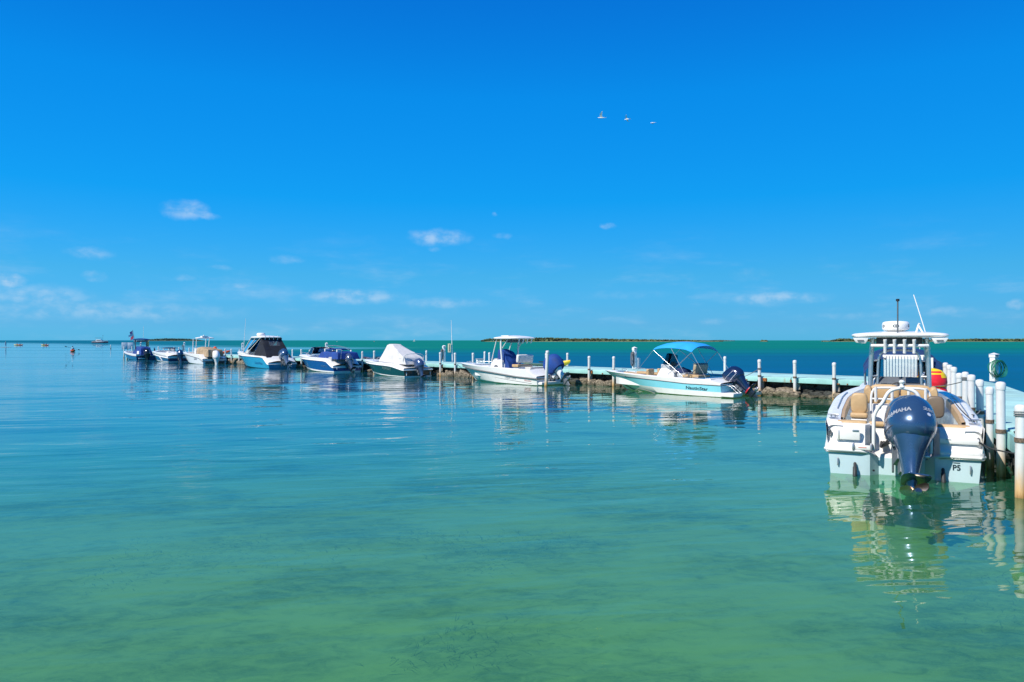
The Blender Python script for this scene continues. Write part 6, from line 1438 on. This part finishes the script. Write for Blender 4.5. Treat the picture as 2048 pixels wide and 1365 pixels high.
def catamaran():
    Y = 620.0; c = at_y(200, 684, Y); r = empty('catamaran', (c.x, c.y, 0), R(8))
    for s in (1, -1):
        rings = []
        for i in range(15):
            q = i/14; k = max(.03, 1-abs(2*q-.9)**3.2*.95); rings.append([((q-.5)*11.5, s*1.9+.75*k*math.cos(a), .55+.3*q**2+(.85 if math.sin(a) > 0 else .75)*math.sin(a)) for a in [2*math.pi*j/12 for j in range(12)]])
        MB().loft(rings).build('hull', mat('shaded_blue_hull', (.045, .08, .12), .5), r)  # shade on the hulls is put into their dark blue base colour
    b = MB(); b.box((-.4, 0, 1.15), (9.2, 5.0, .4)); b.build('bridge_deck', GREYWHITE, r, bev=.08)
    wedge(r, 'cabin', [(-2.6, 1.3), (-2.4, 2.9), (.8, 3.0), (2.6, 1.35)], -1.9, 1.9, WHITE, .1)
    for x0, x1 in ((-2.0, -1.0), (-.8, .2), (.4, 1.1)):
        b = MB(); b.box(((x0+x1)/2, -1.93, 2.25), (x1-x0, .05, .55)); b.build('cabin_window', BLACK, r, bev=.02)
    b = MB(); b.box((2.0, 0, 2.05), (.06, 2.8, .5), Matrix.Rotation(R(-42), 4, 'Y')); b.build('cabin_window', BLACK, r)
    b = MB(); b.box((-1.0, 0, 4.35), (4.2, 3.8, .14)); b.build('sun_awning', NAVY, r, bev=.05)
    for x in (-2.9, 0.9):
        for y in (-1.7, 1.7): pipe(r, 'awning_post', [(x, y, 2.8), (x, y, 4.3)], .06, PIPE)
    b = MB(); b.box((-4.0, 0, 1.75), (1.2, 4.2, .8)); b.build('stern_rail_box', DKGREY, r, bev=.05)
    pipe(r, 'mast_pole', [(2.2, 0, 2.0), (2.3, 0, 6.6)], .06, DKGREY); b = MB(); b.box((2.3, 0, 6.5), (1.1, .1, .12)); b.build('mast_light', DKGREY, r)
    for y in (-2.2, 2.2): pipe(r, 'bow_rail', [(1.5, y, 1.4), (1.7, y, 2.1), (4.6, y*.95, 2.2), (5.0, y*.9, 1.5)], .05, PIPE)
    tag(r, 'white and dark catamaran motoring on the horizon at the left', 'catamaran')
catamaran()
def gulls():
    WF = mat('white_feathers', (.85, .86, .86), .7); GF = mat('grey_feathers', (.30, .33, .36), .8)
    def gull(px, py, Y, yaw, roll, wing, label):
        p = at_y(px, py, Y); r = empty('gull', p, yaw)
        rings = [super_ring(0, 1, 1, 0, 2, 12)]
        prof = [(-.24, .008), (-.17, .03), (-.08, .055), (.02, .065), (.10, .055), (.15, .038), (.18, .042), (.215, .036), (.24, .015), (.275, .004)]
        b = MB(); b.loft([[(x, rr*math.cos(a), rr*.9*math.sin(a)+(.012 if x > .15 else 0)) for a in [2*math.pi*k/10 for k in range(10)]] for x, rr in prof]); body = b.build('body', WF, r)
        b = MB(); b.sheet([[(-.20, -.02, 0), (-.20, .02, 0)], [(-.34, -.07, .0), (-.34, .07, .0)]], .006); b.build('tail', WF, r)
        for s in (1, -1):
            rows = []
            for k in range(8):
                t = k/7; y = .04+.62*t*math.cos(wing)*(1-.12*t); z = .03+.62*t*math.sin(wing)*(1 if t < .5 else .85+.15*(1-t)); ch = .15*(1-.75*t**1.6); sw = -.10*max(0, t-.45)**1.0+.05*math.sin(math.pi*t)
                rows.append([(sw+ch*.5, s*y, z), (sw, s*y, z+.012*(1-t)), (sw-ch*.5, s*y, z-.004)])
            b = MB(); b.sheet(rows, .006); b.build('wing', GF if wing > .8 and s < 0 else WF, r)
        r.rotation_euler = (roll, 0, yaw); r.scale = (.7, .5, .55); tag(r, label, 'bird', 'gulls in the sky')
    gull(1203, 236, 36, R(176), 0, R(62), 'largest gull with its dark wings raised, leftmost of the three')
    gull(1254, 239, 48, R(150), R(35), R(12), 'middle gull of the three, tilted in flight')
    gull(1306, 246, 52, R(170), R(-6), R(-14), 'gull with drooped wings, at the right of the three')
gulls()
# ------------------------------------------------------------------ mooring lines
def line(pts, label, m=ROPE, r=.012, sag=0.0):
    P = [Vector(p) for p in pts]
    if len(P) == 2:
        P = [P[0].lerp(P[1], k/10)-Vector((0, 0, sag*4*(k/10)*(1-k/10))) for k in range(11)]
    else: P = curve_pts(P, 6)
    o = P[0]; b = MB(); b.tube([p-o for p in P], r, 6); ob = b.build('mooring_line', m); ob.location = o; tag(ob, label, 'rope', 'mooring lines')
hm = Matrix.Translation(hero_root.location) @ Matrix.Rotation(hero_root.rotation_euler.z, 4, 'Z')
def hp(x, y, z): return hm @ Vector((x, y, z))
np_ = lambda px, z: Vector((near_pts[px].x, near_pts[px].y, z))
line([hp(-.02, -1.14, .70), hp(-.10, -1.35, .60), hp(-.5, -1.75, .62), np_(2041, 1.0)+Vector((-.06, .05, .0))], 'dark rope from the big boat\'s stern corner to the nearest piling', DARKROPE, .014)
line([hp(-.0, -1.14, .69), hp(.05, -1.28, .56), hp(.02, -1.30, .42)], 'short loose rope end hanging at the big boat\'s stern corner', ROPE, .010)
line([hp(.45, -1.12, .99), hp(1.6, -.9, 1.25)], 'dark line running over the big boat\'s starboard cockpit', DARKROPE, .010, .03)
line([hp(1.2, -1.15, 1.05), np_(1962, .95)], 'line from the big boat\'s gunwale to the third piling', ROPE, .012, .05)
line([np_(1931, 1.40), npt(10.2, -1.0, 1.05)], 'pale rope from the roped piling toward the canopied boat', ROPE, .012, .10)
def dock_line(px, side, zt, u, v, z, label):
    vv = 0.0 if side == 'f' else 3.42; p = fpt(f_u(px, vv), vv, zt); line([p, fpt(u, v, z)], label, ROPE, .014, .06)
dock_line(1519.5, 'f', 1.15, 1.0, -1.0, .55, 'taut line from the roped piling to the aqua boat\'s stern')
dock_line(852.5, 'b', 1.40, 24.4, -.6, .95, 'line from a piling down to the dark green boat\'s stern')
dock_line(603, 'f', 1.35, 44.0, .2, .95, 'line tied between the royal blue boat\'s bow piling and the tented boat')
dock_line(911, 'f', .95, 18.9, -1.35, 1.05, 'short line at the white boat\'s bow piling')
dock_line(748, 'f', 1.0, 29.9, -1.35, 1.05, 'short line at the dark green boat\'s bow piling')
# ------------------------------------------------------------------ seagrass on the bed near the viewer
def seagrass():
    rnd = random.Random(21); b = MB(); n = 0
    while n < 4500:
        y = rnd.uniform(7.6, 13); x = rnd.uniform(-.75*y-1, .75*y+1)
        if noise.fractal((x*.30, y*.42, 7.3), 1.0, 2.0, 4) < .08: continue
        for k in range(rnd.randint(2, 5)):
            xx, yy = x+rnd.gauss(0, .10), y+rnd.gauss(0, .12); z = -1.05-.35*sstep(10, 40, yy)-.35*sstep(-2, -16, xx); a = rnd.uniform(0, 6.28); L = rnd.uniform(.10, .26); w = rnd.uniform(.0018, .0036); dx, dy = math.cos(a), math.sin(a)
            o = len(b.v); bx, by = dx*L, dy*L
            b.v += [(xx-dy*w, yy+dx*w, z), (xx+dy*w, yy-dx*w, z), (xx+bx*.6-dy*w, yy+by*.6+dx*w, z+L*.45), (xx+bx*.6+dy*w, yy+by*.6-dx*w, z+L*.45), (xx+bx*1.3, yy+by*1.3, z+L*.5)]
            b.f += [(o, o+1, o+3, o+2), (o+2, o+3, o+4)]; n += 1
    me = bpy.data.meshes.new('seagrass'); me.from_pydata(b.v, [], b.f); me.materials.append(mat('seagrass_blades', (.36, .36, .18), .9, var=.5, vscale=.8, world=True))
    o = bpy.data.objects.new('seagrass', me); COL.objects.link(o); o['kind'] = 'stuff'; o['label'] = 'thin seagrass growing on the sandy bed under the clear water'; o['category'] = 'seagrass'
seagrass()
